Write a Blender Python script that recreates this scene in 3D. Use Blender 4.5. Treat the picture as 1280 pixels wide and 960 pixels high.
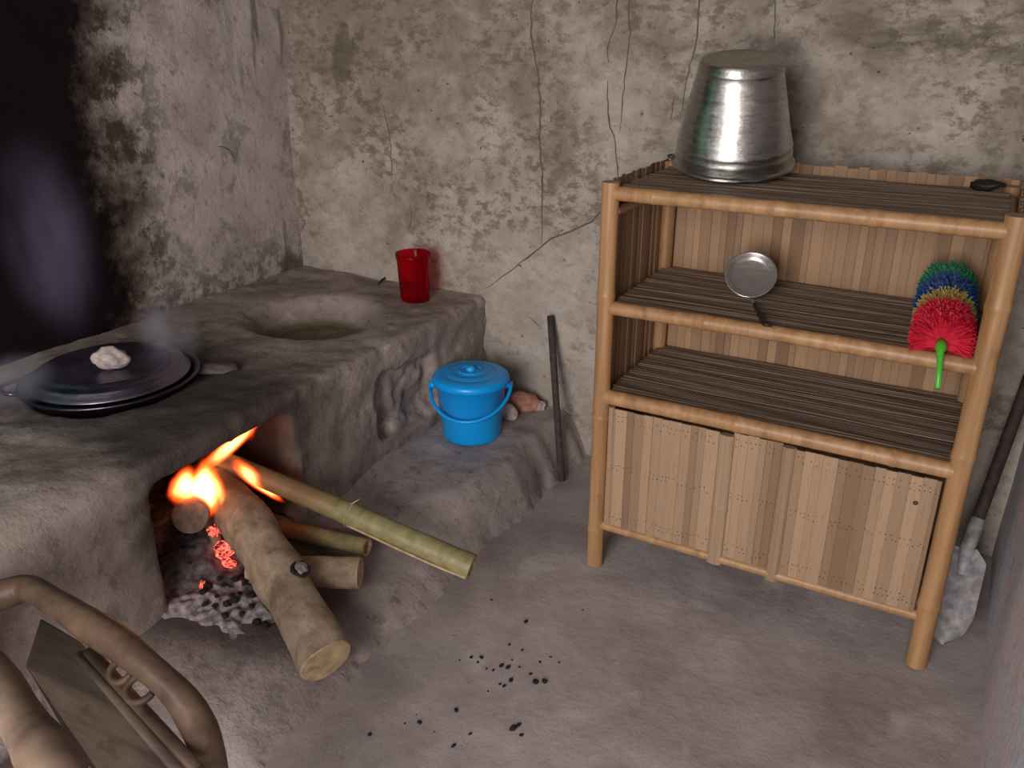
import bpy, math, random
import numpy as np
from mathutils import Vector, Matrix

random.seed(7)
rng = np.random.default_rng(7)
scene = bpy.context.scene
for o in list(bpy.data.objects):
    bpy.data.objects.remove(o)
COL = scene.collection

# ------------------------------------------------------------------ camera
# X runs along the back wall, Y points into the back wall, Z is up (metres)
F_PX, PITCH, YAW, ROLL, EYE = 1060.6, math.radians(22.92), math.radians(29.33), math.radians(-0.08), 1.5
_f = Vector((-math.sin(YAW) * math.cos(PITCH), math.cos(YAW) * math.cos(PITCH), -math.sin(PITCH)))
_r0 = Vector((math.cos(YAW), math.sin(YAW), 0))
_u0 = _r0.cross(_f)
_r = _r0 * math.cos(ROLL) + _u0 * math.sin(ROLL)
_u = -_r0 * math.sin(ROLL) + _u0 * math.cos(ROLL)
cam_data = bpy.data.cameras.new('camera')
cam_data.sensor_width = 36.0
cam_data.lens = F_PX / 1280 * 36.0
cam_data.clip_start = 0.02
cam = bpy.data.objects.new('camera', cam_data)
COL.objects.link(cam)
m = Matrix((_r, _u, -_f)).transposed().to_4x4()
m.translation = Vector((0, 0, EYE))
cam.matrix_world = m
scene.camera = cam

# ------------------------------------------------------------------ world, lights, exposure
scene.view_settings.view_transform = 'Standard'
scene.view_settings.look = 'None'
scene.view_settings.gamma = 1.0
scene.view_settings.use_curve_mapping = False
scene.view_settings.exposure = 0.0
world = bpy.data.worlds.new('overcast_sky')
scene.world = world
world.use_nodes = True
bg = world.node_tree.nodes['Background']
bg.inputs[0].default_value = (0.80, 0.84, 1.0, 1)
bg.inputs[1].default_value = 0.60


def area_light(name, loc, target, sx, sy, energy, color):
    d = bpy.data.lights.new(name, 'AREA')
    d.shape = 'RECTANGLE'
    d.size, d.size_y, d.energy, d.color = sx, sy, energy, color
    o = bpy.data.objects.new(name, d)
    COL.objects.link(o)
    o.location = loc
    o.rotation_euler = (Vector(target) - Vector(loc)).to_track_quat('-Z', 'Y').to_euler()
    return o


# daylight that comes in through the doorway behind the photographer
area_light('doorway_daylight', (-0.36, -1.75, 1.45), (-0.85, 2.2, 0.75), 1.25, 1.9, 118, (1.0, 0.925, 0.885))


# ------------------------------------------------------------------ pixel -> place
EYEP = Vector((0, 0, EYE))


def ray(px, py):
    return _f + _r * ((px - 640) / F_PX) - _u * ((py - 480) / F_PX)


def at_z(px, py, z):
    d = ray(px, py)
    return EYEP + d * ((z - EYE) / d.z)


def at_y(px, py, y):
    d = ray(px, py)
    return EYEP + d * (y / d.y)


def at_x(px, py, x):
    d = ray(px, py)
    return EYEP + d * (x / d.x)


# ------------------------------------------------------------------ numpy noise
def vnoise(P, scale, seed):
    """smooth value noise in [-1,1] at points P (...,3); scale = feature size in metres"""
    Q = np.asarray(P, float) / scale + 37.13 * (seed + 1)
    I = np.floor(Q).astype(np.int64)
    Fr = Q - I
    Fr = Fr * Fr * (3 - 2 * Fr)

    def h(i, j, k):
        n = (i * 374761393 + j * 668265263 + k * 2147483647 + seed * 974711) & 0xffffffff
        n = ((n ^ (n >> 13)) * 1274126177) & 0xffffffff
        n = n ^ (n >> 16)
        return (n & 0xffff) / 32767.5 - 1.0
    i, j, k = I[..., 0], I[..., 1], I[..., 2]
    x, y, z = Fr[..., 0], Fr[..., 1], Fr[..., 2]
    r = 0
    for a in (0, 1):
        for b in (0, 1):
            for c in (0, 1):
                r = r + h(i + a, j + b, k + c) * (x if a else 1 - x) * (y if b else 1 - y) * (z if c else 1 - z)
    return r


def fbm(P, scale, seed, octaves=3):
    r, a = 0, 1.0
    for o in range(octaves):
        r = r + a * vnoise(P, scale, seed + o * 11)
        scale *= 0.5
        a *= 0.5
    return r


# ------------------------------------------------------------------ mesh helpers
def link(name, mesh, mat=None, parent=None, smooth=True):
    o = bpy.data.objects.new(name, mesh)
    COL.objects.link(o)
    if mat is not None:
        mesh.materials.append(mat)
    if smooth:
        mesh.polygons.foreach_set('use_smooth', [True] * len(mesh.polygons))
    if parent is not None:
        o.parent = parent
    return o


def pydata(name, v, f):
    me = bpy.data.meshes.new(name)
    me.from_pydata([tuple(map(float, p)) for p in v], [], [tuple(map(int, q)) for q in f])
    me.update()
    return me


def tag(o, label=None, cat=None, group=None, kind=None):
    if label:
        o['label'] = label
    if cat:
        o['category'] = cat
    if group:
        o['group'] = group
    if kind:
        o['kind'] = kind
    return o


def thing(name, loc, label, cat, group=None):
    o = bpy.data.objects.new(name, None)
    o.empty_display_size = 0.05
    COL.objects.link(o)
    o.location = loc
    # parts below are made in world coordinates unless stated otherwise
    return tag(o, label, cat, group)


def adopt(child, parent):
    """parent while keeping the world-coordinate mesh where it is"""
    child.parent = parent
    child.matrix_parent_inverse = Matrix.Translation(-Vector(parent.location))
    return child


class MB:
    """collects shapes into one mesh"""

    def __init__(self):
        self.v, self.f = [], []

    def add(self, v, f):
        n = len(self.v)
        self.v += [tuple(p) for p in v]
        self.f += [tuple(i + n for i in q) for q in f]
        return self

    def box(self, lo, hi):
        (a, b, c), (d, e, g) = lo, hi
        v = [(a, b, c), (d, b, c), (d, e, c), (a, e, c), (a, b, g), (d, b, g), (d, e, g), (a, e, g)]
        return self.add(v, [(0, 3, 2, 1), (4, 5, 6, 7), (0, 1, 5, 4), (1, 2, 6, 5), (2, 3, 7, 6), (3, 0, 4, 7)])

    def tube(self, pts, radii, seg=12, caps=True, flat=1.0, jitter=0.0, seed=0):
        pts = [Vector(p) for p in pts]
        n = len(pts)
        if not hasattr(radii, '__len__'):
            radii = [radii] * n
        ref = None
        V, Fq = [], []
        rr = random.Random(seed)
        for i, p in enumerate(pts):
            t = (pts[min(i + 1, n - 1)] - pts[max(i - 1, 0)])
            t = t.normalized() if t.length > 1e-9 else Vector((0, 0, 1))
            if ref is None:
                ref = Vector((0, 0, 1)) if abs(t.z) < 0.9 else Vector((1, 0, 0))
            s = t.cross(ref)
            if s.length < 1e-6:
                s = t.cross(Vector((0, 1, 0)))
            s.normalize()
            b = s.cross(t).normalized()
            ref = b
            for k in range(seg):
                a = 2 * math.pi * k / seg
                q = radii[i] * (1 + rr.uniform(-jitter, jitter))
                V.append(p + s * (math.cos(a) * q) + b * (math.sin(a) * q * flat))
        for i in range(n - 1):
            for k in range(seg):
                k2 = (k + 1) % seg
                Fq.append((i * seg + k, i * seg + k2, (i + 1) * seg + k2, (i + 1) * seg + k))
        if caps:
            Fq.append(tuple(range(seg - 1, -1, -1)))
            Fq.append(tuple((n - 1) * seg + k for k in range(seg)))
        return self.add(V, [tuple(reversed(q)) for q in Fq])

    def lathe(self, prof, seg=48, mat=Matrix.Identity(4)):
        """prof: list of (r, z); revolved about z then moved by mat"""
        V, Fq = [], []
        n = len(prof)
        for r, z in prof:
            for k in range(seg):
                a = 2 * math.pi * k / seg
                V.append(mat @ Vector((max(r, 1e-5) * math.cos(a), max(r, 1e-5) * math.sin(a), z)))
        for i in range(n - 1):
            for k in range(seg):
                k2 = (k + 1) % seg
                Fq.append((i * seg + k, i * seg + k2, (i + 1) * seg + k2, (i + 1) * seg + k))
        return self.add(V, Fq)

    def mesh(self, name):
        return pydata(name, self.v, self.f)

    def build(self, name, mat, parent=None, smooth=True):
        return link(name, self.mesh(name), mat, parent, smooth)


def auto_smooth(o, deg=35):
    me = o.data
    try:
        me.set_sharp_from_angle(angle=math.radians(deg))
    except Exception:
        pass
    return o


def grid_mesh(name, func, us, vs):
    """func(U,V) -> (...,3) array"""
    U, V = np.meshgrid(us, vs, indexing='ij')
    P = func(U, V).reshape(-1, 3)
    nu, nv = len(us), len(vs)
    i, j = np.meshgrid(np.arange(nu - 1), np.arange(nv - 1), indexing='ij')
    a = (i * nv + j).ravel()
    Fq = np.stack([a, a + nv, a + nv + 1, a + 1], 1)
    me = bpy.data.meshes.new(name)
    me.vertices.add(len(P))
    me.vertices.foreach_set('co', P.ravel())
    me.loops.add(Fq.size)
    me.loops.foreach_set('vertex_index', Fq.ravel().astype(np.int32))
    me.polygons.add(len(Fq))
    me.polygons.foreach_set('loop_start', np.arange(0, Fq.size, 4, dtype=np.int32))
    me.update(calc_edges=True)
    me.validate()
    return me


def surface_nets(name, f, org, h):
    s = f < 0
    nx, ny, nz = f.shape
    acc = np.zeros((nx - 1, ny - 1, nz - 1, 3))
    cnt = np.zeros((nx - 1, ny - 1, nz - 1))
    corners = [(a, b, c) for a in (0, 1) for b in (0, 1) for c in (0, 1)]

    def sl(A, c):
        return A[c[0]:nx - 1 + c[0], c[1]:ny - 1 + c[1], c[2]:nz - 1 + c[2]]
    for c in corners:
        for ax in range(3):
            if c[ax] == 1:
                continue
            d = list(c)
            d[ax] = 1
            fa, fb = sl(f, c), sl(f, d)
            mk = sl(s, c) != sl(s, d)
            t = np.where(mk, fa / np.where(mk, fa - fb, 1), 0)
            for k in range(3):
                acc[..., k] += np.where(mk, c[k] + (t if k == ax else 0), 0)
            cnt += mk
    act = cnt > 0
    idx = -np.ones(act.shape, np.int64)
    idx[act] = np.arange(act.sum())
    base = np.stack(np.nonzero(act), 1)
    V = (base + acc[act] / cnt[act][:, None]) * h + np.array(org)
    Q = []
    for ax in range(3):
        o1, o2 = [(1, 2), (2, 0), (0, 1)][ax]
        lo = [slice(1, n - 1) for n in f.shape]
        A = [None] * 3
        B = [None] * 3
        for k in range(3):
            A[k] = slice(0, f.shape[k] - 1) if k == ax else slice(1, f.shape[k] - 1)
            B[k] = slice(1, f.shape[k]) if k == ax else slice(1, f.shape[k] - 1)
        mk = s[tuple(A)] != s[tuple(B)]
        w = np.stack(np.nonzero(mk), 1)
        for k in range(3):
            if k != ax:
                w[:, k] += 1
        ins = s[w[:, 0], w[:, 1], w[:, 2]]
        e1 = np.zeros(3, int)
        e1[o1] = 1
        e2 = np.zeros(3, int)
        e2[o2] = 1
        g = lambda q: idx[q[:, 0], q[:, 1], q[:, 2]]
        q = np.stack([g(w - e1 - e2), g(w - e2), g(w), g(w - e1)], 1)
        q[~ins] = q[~ins][:, ::-1]
        Q.append(q)
    Q = np.concatenate(Q)
    Q = Q[(Q >= 0).all(1)]
    me = bpy.data.meshes.new(name)
    me.vertices.add(len(V))
    me.vertices.foreach_set('co', V.ravel())
    me.loops.add(Q.size)
    me.loops.foreach_set('vertex_index', Q.ravel().astype(np.int32))
    me.polygons.add(len(Q))
    me.polygons.foreach_set('loop_start', np.arange(0, Q.size, 4, dtype=np.int32))
    me.update(calc_edges=True)
    me.validate()
    return me


# ------------------------------------------------------------------ materials
class Nodes:
    def __init__(self, name):
        self.m = bpy.data.materials.new(name)
        self.m.use_nodes = True
        self.t = self.m.node_tree
        self.t.nodes.clear()
        self.out = self.t.nodes.new('ShaderNodeOutputMaterial')
        self.co = None

    def n(self, kind, **kw):
        nd = self.t.nodes.new(kind)
        for k, v in kw.items():
            if k.startswith('i_'):
                nd.inputs[k[2:].replace('_', ' ')].default_value = v
            else:
                setattr(nd, k, v)
        return nd

    def l(self, a, b):
        self.t.links.new(a, b)

    def coord(self, scale=(1, 1, 1), shift=None):
        tc = self.n('ShaderNodeTexCoord')
        mp = self.n('ShaderNodeMapping')
        mp.inputs['Scale'].default_value = scale
        self.l(tc.outputs['Object'], mp.inputs['Vector'])
        if shift is not None:
            cb = self.n('ShaderNodeCombineXYZ')
            for k in range(3):
                self.l(shift, cb.inputs[k])
            vm = self.n('ShaderNodeVectorMath', operation='ADD')
            sc = self.n('ShaderNodeVectorMath', operation='SCALE')
            self.l(cb.outputs[0], sc.inputs[0])
            sc.inputs['Scale'].default_value = 37.0
            self.l(mp.outputs[0], vm.inputs[0])
            self.l(sc.outputs[0], vm.inputs[1])
            return vm.outputs[0]
        return mp.outputs[0]

    def noise(self, scale, detail=4, rough=0.55, co=None, dist=0.0):
        nd = self.n('ShaderNodeTexNoise')
        nd.inputs['Scale'].default_value = scale
        nd.inputs['Detail'].default_value = detail
        nd.inputs['Roughness'].default_value = rough
        nd.inputs['Distortion'].default_value = dist
        self.l(co if co is not None else self.coord(), nd.inputs['Vector'])
        return nd.outputs['Fac']

    def ramp(self, fac, stops, interp='LINEAR'):
        nd = self.n('ShaderNodeValToRGB')
        cr = nd.color_ramp
        cr.interpolation = interp
        while len(cr.elements) < len(stops):
            cr.elements.new(0.5)
        for e, (p, c) in zip(cr.elements, stops):
            e.position = p
            e.color = (c, c, c, 1) if not hasattr(c, '__len__') else (*c, 1)
        self.l(fac, nd.inputs[0])
        return nd.outputs[0]

    def mix(self, fac, a, b, mode='MIX'):
        nd = self.n('ShaderNodeMix', data_type='RGBA', blend_type=mode)
        for s, x in ((nd.inputs[0], fac), (nd.inputs[6], a), (nd.inputs[7], b)):
            if isinstance(x, (int, float)):
                s.default_value = x if s == nd.inputs[0] else (x, x, x, 1)
            elif isinstance(x, tuple):
                s.default_value = (*x, 1)
            else:
                self.l(x, s)
        return nd.outputs[2]

    def math(self, op, a, b=0.0, clamp=False):
        nd = self.n('ShaderNodeMath', operation=op, use_clamp=clamp)
        for s, x in ((nd.inputs[0], a), (nd.inputs[1], b)):
            if isinstance(x, (int, float)):
                s.default_value = x
            else:
                self.l(x, s)
        return nd.outputs[0]

    def maprange(self, v, a, b, c=0.0, d=1.0, smooth=True):
        nd = self.n('ShaderNodeMapRange', interpolation_type='SMOOTHSTEP' if smooth else 'LINEAR')
        self.l(v, nd.inputs[0])
        for k, x in enumerate((a, b, c, d)):
            nd.inputs[k + 1].default_value = x
        return nd.outputs[0]

    def pos(self):
        g = self.n('ShaderNodeNewGeometry')
        s = self.n('ShaderNodeSeparateXYZ')
        self.l(g.outputs['Position'], s.inputs[0])
        return s.outputs

    def dist(self, c, sc=(1, 1, 1)):
        g = self.n('ShaderNodeNewGeometry')
        a = self.n('ShaderNodeVectorMath', operation='SUBTRACT')
        self.l(g.outputs['Position'], a.inputs[0])
        a.inputs[1].default_value = c
        b = self.n('ShaderNodeVectorMath', operation='MULTIPLY')
        self.l(a.outputs[0], b.inputs[0])
        b.inputs[1].default_value = sc
        q = self.n('ShaderNodeVectorMath', operation='LENGTH')
        self.l(b.outputs[0], q.inputs[0])
        return q.outputs['Value']

    def bump(self, h, strength, distance=0.01, normal=None):
        nd = self.n('ShaderNodeBump')
        nd.inputs['Strength'].default_value = strength
        nd.inputs['Distance'].default_value = distance
        self.l(h, nd.inputs['Height'])
        if normal is not None:
            self.l(normal, nd.inputs['Normal'])
        return nd.outputs[0]

    def random(self):
        return self.n('ShaderNodeObjectInfo').outputs['Random']

    def island(self):
        return self.n('ShaderNodeNewGeometry').outputs['Random Per Island']

    def finish(self, color, rough=0.8, metal=0.0, normal=None, spec=0.3, trans=0.0, emis=None, estr=0.0, ior=None):
        b = self.n('ShaderNodeBsdfPrincipled')
        for key, x in (('Base Color', color), ('Roughness', rough), ('Metallic', metal)):
            s = b.inputs[key]
            if isinstance(x, (int, float)):
                s.default_value = x
            elif isinstance(x, tuple):
                s.default_value = (*x, 1)
            else:
                self.l(x, s)
        b.inputs['Specular IOR Level'].default_value = spec
        b.inputs['Transmission Weight'].default_value = trans
        if ior:
            b.inputs['IOR'].default_value = ior
        if emis is not None:
            if isinstance(emis, tuple):
                b.inputs['Emission Color'].default_value = (*emis, 1)
            else:
                self.l(emis, b.inputs['Emission Color'])
            if isinstance(estr, (int, float)):
                b.inputs['Emission Strength'].default_value = estr
            else:
                self.l(estr, b.inputs['Emission Strength'])
        if normal is not None:
            self.l(normal, b.inputs['Normal'])
        self.l(b.outputs[0], self.out.inputs['Surface'])
        return self.m


def mat_plain(name, color, rough=0.7, metal=0.0, nscale=30, var=0.25, bump=0.15, spec=0.3):
    k = Nodes(name)
    nz = k.noise(nscale, 5)
    c = k.mix(k.ramp(nz, [(0.3, 0.0), (0.7, 1.0)]), tuple(x * (1 - var) for x in color), tuple(min(1, x * (1 + var)) for x in color))
    return k.finish(c, rough, metal, k.bump(nz, bump, 0.004), spec)


def mat_wall_back():
    k = Nodes('stained_plaster')
    co = k.coord()
    x, y, z = k.pos()[:3]
    base = k.mix(k.ramp(k.noise(6, 7, 0.62, co), [(0.3, 0.0), (0.7, 1.0)]), (0.36, 0.315, 0.268), (0.51, 0.46, 0.405))
    grime = k.mix(k.noise(14, 3, 0.5, co), (0.105, 0.082, 0.058), (0.20, 0.165, 0.125))
    # broad grime, heavier towards the top, where light falloff is painted in too
    up = k.maprange(z, 0.55, 1.65, -0.05, 0.15, False)
    lf = k.maprange(x, -2.4, -1.0, 0.04, -0.03, False)
    a = k.math('ADD', k.noise(3.4, 9, 0.70, co), k.math('ADD', up, lf))
    m1 = k.math('MULTIPLY', k.maprange(a, 0.44, 0.70), 0.66)
    c = k.mix(m1, base, grime)
    # fine mould speckle, clustered
    f = k.noise(24, 9, 0.74, k.coord((0.85, 1, 1.25)))
    cl = k.maprange(k.math('ADD', k.noise(2.6, 5, 0.6, co), k.math('MULTIPLY', up, 0.8)), 0.40, 0.62, 0.25, 1.0)
    m2 = k.math('MULTIPLY', k.maprange(f, 0.465, 0.60), cl)
    c = k.mix(k.math('MULTIPLY', m2, 0.80), c, grime)
    f3 = k.maprange(k.noise(60, 6, 0.7, k.coord((0.9, 1, 1.2))), 0.56, 0.68)
    c = k.mix(k.math('MULTIPLY', f3, 0.38), c, (0.12, 0.095, 0.07))
    # rust-brown patch and run high on the wall
    rp = k.dist((-2.20, 2.64, 1.40), (1.0, 0.0, 0.55))
    rp = k.math('ADD', rp, k.math('MULTIPLY', k.math('SUBTRACT', k.noise(18, 6, 0.65, co), 0.5), 0.12))
    c = k.mix(k.maprange(rp, 0.035, 0.07, 0.75, 0.0), c, (0.12, 0.095, 0.068))
    # horizontal stain band behind the shelf top
    bd = k.math('MULTIPLY', k.maprange(k.dist((-0.15, 2.64, 1.47), (0.9, 0.0, 4.6)), 0.1, 0.6, 1, 0), k.maprange(k.noise(8, 8, 0.68, k.coord((0.55, 1, 1.8))), 0.42, 0.60))
    c = k.mix(k.math('MULTIPLY', bd, 0.72), c, (0.12, 0.098, 0.072))
    # little black pits
    pits = k.maprange(k.noise(48, 3, 0.55, k.coord((0.8, 1, 1.2))), 0.695, 0.74)
    c = k.mix(k.math('MULTIPLY', pits, 0.8), c, (0.045, 0.037, 0.03))
    nb = k.bump(k.noise(150, 4, 0.6, co), 0.25, 0.003)
    nb = k.bump(k.noise(26, 8, 0.68, co), 0.6, 0.010, nb)
    return k.finish(c, 0.92, 0, nb, 0.1)


def mat_wall_left():
    k = Nodes('sooty_plaster')
    co = k.coord()
    x, y, z = k.pos()[:3]
    base = k.mix(k.ramp(k.noise(5, 7, 0.62, co), [(0.3, 0.0), (0.7, 1.0)]), (0.36, 0.31, 0.28), (0.54, 0.48, 0.445))
    g = k.maprange(k.noise(5.5, 9, 0.70, co), 0.52, 0.66)
    c = k.mix(k.math('MULTIPLY', g, 0.66), base, (0.17, 0.14, 0.115))
    f = k.maprange(k.noise(26, 8, 0.72, co), 0.53, 0.66)
    c = k.mix(k.math('MULTIPLY', f, 0.5), c, (0.15, 0.12, 0.095))
    # flaked grey patches
    fl = k.maprange(k.noise(4.5, 5, 0.55, k.coord((1, 1, 0.75))), 0.60, 0.63)
    c = k.mix(k.math('MULTIPLY', fl, 0.55), c, (0.19, 0.165, 0.15))
    # dirty runs near the corner
    v = k.maprange(k.noise(15, 6, 0.62, k.coord((1, 1, 0.13))), 0.54, 0.64)
    v = k.math('MULTIPLY', v, k.maprange(y, 2.25, 2.5))
    c = k.mix(k.math('MULTIPLY', v, 0.7), c, (0.12, 0.10, 0.085))
    b2 = k.math('MULTIPLY', k.maprange(k.noise(9, 9, 0.70, co), 0.52, 0.58), k.maprange(y, 1.8, 2.2, 0.85, 0.0))
    c = k.mix(b2, c, (0.05, 0.036, 0.027))
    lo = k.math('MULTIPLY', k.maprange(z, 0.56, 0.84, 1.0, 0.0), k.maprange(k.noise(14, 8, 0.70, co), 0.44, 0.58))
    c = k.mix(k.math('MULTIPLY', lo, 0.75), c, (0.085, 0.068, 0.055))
    # black soot above the hearth with a ragged edge
    e = k.math('ADD', y, k.math('MULTIPLY', k.math('SUBTRACT', k.noise(6.0, 10, 0.72, co), 0.5), 0.60))
    br = k.maprange(e, 1.80, 1.98, 0.85, 0.0)
    c = k.mix(br, c, (0.055, 0.038, 0.028))
    s = k.maprange(e, 1.70, 1.84, 1.0, 0.0)
    e3 = k.math('ADD', y, k.math('MULTIPLY', k.math('SUBTRACT', k.noise(7.0, 10, 0.74, co), 0.5), 0.50))
    s = k.math('MAXIMUM', s, k.maprange(e3, 1.70, 1.80, 1.0, 0.0))
    c = k.mix(k.math('MULTIPLY', s, 0.98), c, (0.010, 0.0065, 0.008))
    nb = k.bump(k.noise(150, 4, 0.6, co), 0.25, 0.003)
    nb = k.bump(k.noise(24, 8, 0.68, co), 0.6, 0.010, nb)
    return k.finish(c, 0.95, 0, nb, 0.02)


def mat_floor():
    k = Nodes('earth_floor')
    co = k.coord()
    c = k.mix(k.ramp(k.noise(3.2, 7, 0.62, co, 0.4), [(0.35, 0.0), (0.66, 1.0)]), (0.29, 0.247, 0.238), (0.44, 0.385, 0.372))
    pale = k.math('MULTIPLY', k.maprange(k.noise(4.5, 6, 0.6, co, 0.5), 0.54, 0.72), 0.6)
    c = k.mix(pale, c, (0.55, 0.50, 0.485))
    dk = k.math('MULTIPLY', k.maprange(k.noise(26, 6, 0.7, co), 0.60, 0.74), 0.55)
    c = k.mix(dk, c, (0.15, 0.125, 0.115))
    sp = k.math('MULTIPLY', k.maprange(k.noise(130, 2, 0.5, co), 0.70, 0.78), 0.6)
    c = k.mix(sp, c, (0.08, 0.07, 0.065))
    nb = k.bump(k.noise(120, 5, 0.6, co), 0.25, 0.003)
    nb = k.bump(k.noise(14, 6, 0.6, co), 0.35, 0.012, nb)
    return k.finish(c, 0.78, 0, nb, 0.25)


def mat_clay(name, soot_c, hearth=True):
    k = Nodes(name)
    co = k.coord()
    x, y, z = k.pos()[:3]
    c = k.mix(k.ramp(k.noise(5, 7, 0.62, co, 0.4), [(0.33, 0.0), (0.67, 1.0)]), *(((0.225, 0.182, 0.157), (0.375, 0.315, 0.28)) if hearth else ((0.27, 0.23, 0.218), (0.43, 0.375, 0.358))))
    pale = k.math('MULTIPLY', k.maprange(k.noise(7, 8, 0.68, co), 0.52, 0.68), 0.62)
    c = k.mix(pale, c, (0.52, 0.455, 0.425))
    dk = k.math('MULTIPLY', k.maprange(k.noise(24, 8, 0.70, co), 0.53, 0.66), 0.6)
    c = k.mix(dk, c, (0.13, 0.108, 0.095))
    # soot round the fire mouth
    d = k.dist(soot_c, (1.0, 1.15, 1.35))
    d = k.math('ADD', d, k.math('MULTIPLY', k.math('SUBTRACT', k.noise(9, 6, 0.65, co), 0.5), 0.22))
    s = k.maprange(d, 0.27, 0.44, 1.0, 0.0)
    c = k.mix(k.math('MULTIPLY', s, 0.90 if hearth else 0.75), c, (0.030, 0.022, 0.020))
    # wide smoke stain
    c = k.mix(k.maprange(d, 0.30, 0.75, 0.42 if hearth else 0.20, 0.0), c, (0.085, 0.066, 0.058))
    if hearth:
        # soot-coated fire chamber
        inn = k.math('MULTIPLY', k.maprange(x, -1.70, -1.63, 1, 0), k.maprange(z, 0.50, 0.53, 1, 0))
        inn = k.math('MULTIPLY', inn, k.maprange(y, 1.62, 1.66, 1, 0))
        c = k.mix(inn, c, (0.035, 0.022, 0.018))
        # dark spill round the pan
        p2 = k.dist((-2.06, 1.43, 0.56), (1.0, 0.9, 1.0))
        bf = k.math('MULTIPLY', k.maprange(z, 0.470, 0.492, 1, 0), k.maprange(k.dist((-2.01, 2.14, 0.46)), 0.19, 0.235, 1, 0))
        c = k.mix(k.math('MULTIPLY', bf, 0.85), c, k.mix(k.noise(50, 5, 0.7, co), (0.075, 0.055, 0.03), (0.22, 0.17, 0.10)))
        p2 = k.math('ADD', p2, k.math('MULTIPLY', k.math('SUBTRACT', k.noise(8, 5, 0.6, co), 0.5), 0.25))
        c = k.mix(k.math('MULTIPLY', k.maprange(p2, 0.24, 0.40, 0.75, 0.0), k.maprange(z, 0.5, 0.54)), c, (0.06, 0.048, 0.05))
    nb = k.bump(k.noise(110, 5, 0.6, co), 0.35, 0.004)
    nb = k.bump(k.noise(18, 6, 0.65, co), 0.5, 0.014, nb)
    return k.finish(c, 0.88, 0, nb, 0.15)


def mat_bamboo(name, c1, c2, streak=(60, 60, 2.0), rough=0.5, spec=0.35, use_random=True, island=False, nodes_scale=None):
    k = Nodes(name)
    rnd = k.island() if island else k.random()
    co = k.coord(streak, rnd)
    nz = k.noise(1.0, 5, 0.6, co)
    c = k.mix(k.ramp(nz, [(0.28, 0.0), (0.72, 1.0)]), c1, c2)
    if use_random:
        tint = k.ramp(rnd, [(0.0, (0.50, 0.44, 0.40)), (0.3, (0.84, 0.80, 0.76)), (0.7, (1.10, 1.06, 1.02)), (1.0, (0.68, 0.66, 0.66))])
        c = k.mix(0.85, c, tint, 'MULTIPLY')
    blot = k.math('MULTIPLY', k.maprange(k.noise(12, 6, 0.65, k.coord((1, 1, 0.5), rnd)), 0.55, 0.72), 0.5)
    c = k.mix(blot, c, tuple(x * 0.42 for x in c1))
    return k.finish(c, rough, 0, k.bump(nz, 0.3, 0.0025), spec)


def mat_bark():
    k = Nodes('pale_bark')
    co = k.coord()
    c = k.mix(k.ramp(k.noise(14, 7, 0.65, co, 0.5), [(0.33, 0.0), (0.66, 1.0)]), (0.20, 0.138, 0.09), (0.50, 0.39, 0.275))
    dk = k.math('MULTIPLY', k.maprange(k.noise(45, 5, 0.7, k.coord((1, 1, 0.4))), 0.56, 0.70), 0.55)
    c = k.mix(dk, c, (0.12, 0.085, 0.06))
    pk = k.math('MULTIPLY', k.maprange(k.noise(6, 5, 0.6, co), 0.55, 0.72), 0.45)
    c = k.mix(pk, c, (0.55, 0.47, 0.38))
    # the burning end of each piece is charred
    d = k.dist((-1.74, 1.40, 0.36), (1, 1, 1))
    d = k.math('ADD', d, k.math('MULTIPLY', k.math('SUBTRACT', k.noise(16, 5, 0.6, co), 0.5), 0.10))
    c = k.mix(k.maprange(d, 0.10, 0.24, 0.93, 0.0), c, (0.03, 0.02, 0.016))
    nb = k.bump(k.noise(60, 6, 0.65, co), 0.5, 0.005)
    return k.finish(c, 0.85, 0, nb, 0.15)


def mat_green_bamboo():
    k = Nodes('green_bamboo')
    co = k.coord((40, 4, 40))
    c = k.mix(k.ramp(k.noise(1.0, 5, 0.6, co), [(0.3, 0.0), (0.7, 1.0)]), (0.18, 0.16, 0.065), (0.33, 0.30, 0.14))
    c = k.mix(k.maprange(k.noise(10, 5, 0.6, k.coord()), 0.5, 0.7, 0.0, 0.6), c, (0.36, 0.28, 0.15))
    d = k.dist((-1.74, 1.42, 0.40), (1, 1, 1))
    d = k.math('ADD', d, k.math('MULTIPLY', k.math('SUBTRACT', k.noise(16, 5, 0.6, k.coord()), 0.5), 0.12))
    c = k.mix(k.maprange(d, 0.26, 0.42, 0.75, 0.0), c, (0.17, 0.085, 0.04))
    c = k.mix(k.maprange(d, 0.06, 0.20, 0.95, 0.0), c, (0.03, 0.02, 0.015))
    return k.finish(c, 0.5, 0, k.bump(k.noise(40, 4), 0.2, 0.003), 0.35)


def mat_metal(name, color, rough=0.3, dull=(0.3, 0.29, 0.28), amount=0.5, scale=20, bump=0.08, metallic=1.0):
    k = Nodes(name)
    co = k.coord((1, 1, 6))
    nz = k.noise(scale, 6, 0.65, co)
    c = k.mix(k.math('MULTIPLY', k.maprange(nz, 0.4, 0.7), amount), color, dull)
    r = k.maprange(k.noise(scale * 2, 4, 0.6, k.coord((1, 1, 4))), 0.3, 0.7, rough * 0.8, rough * 1.3, False)
    return k.finish(c, r, metallic, k.bump(k.noise(18, 4), bump, 0.006), 0.5)


def mat_emit(name, color, strength):
    k = Nodes(name)
    e = k.n('ShaderNodeEmission')
    e.inputs[0].default_value = (*color, 1)
    e.inputs[1].default_value = strength
    k.l(e.outputs[0], k.out.inputs['Surface'])
    return k.m


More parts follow.
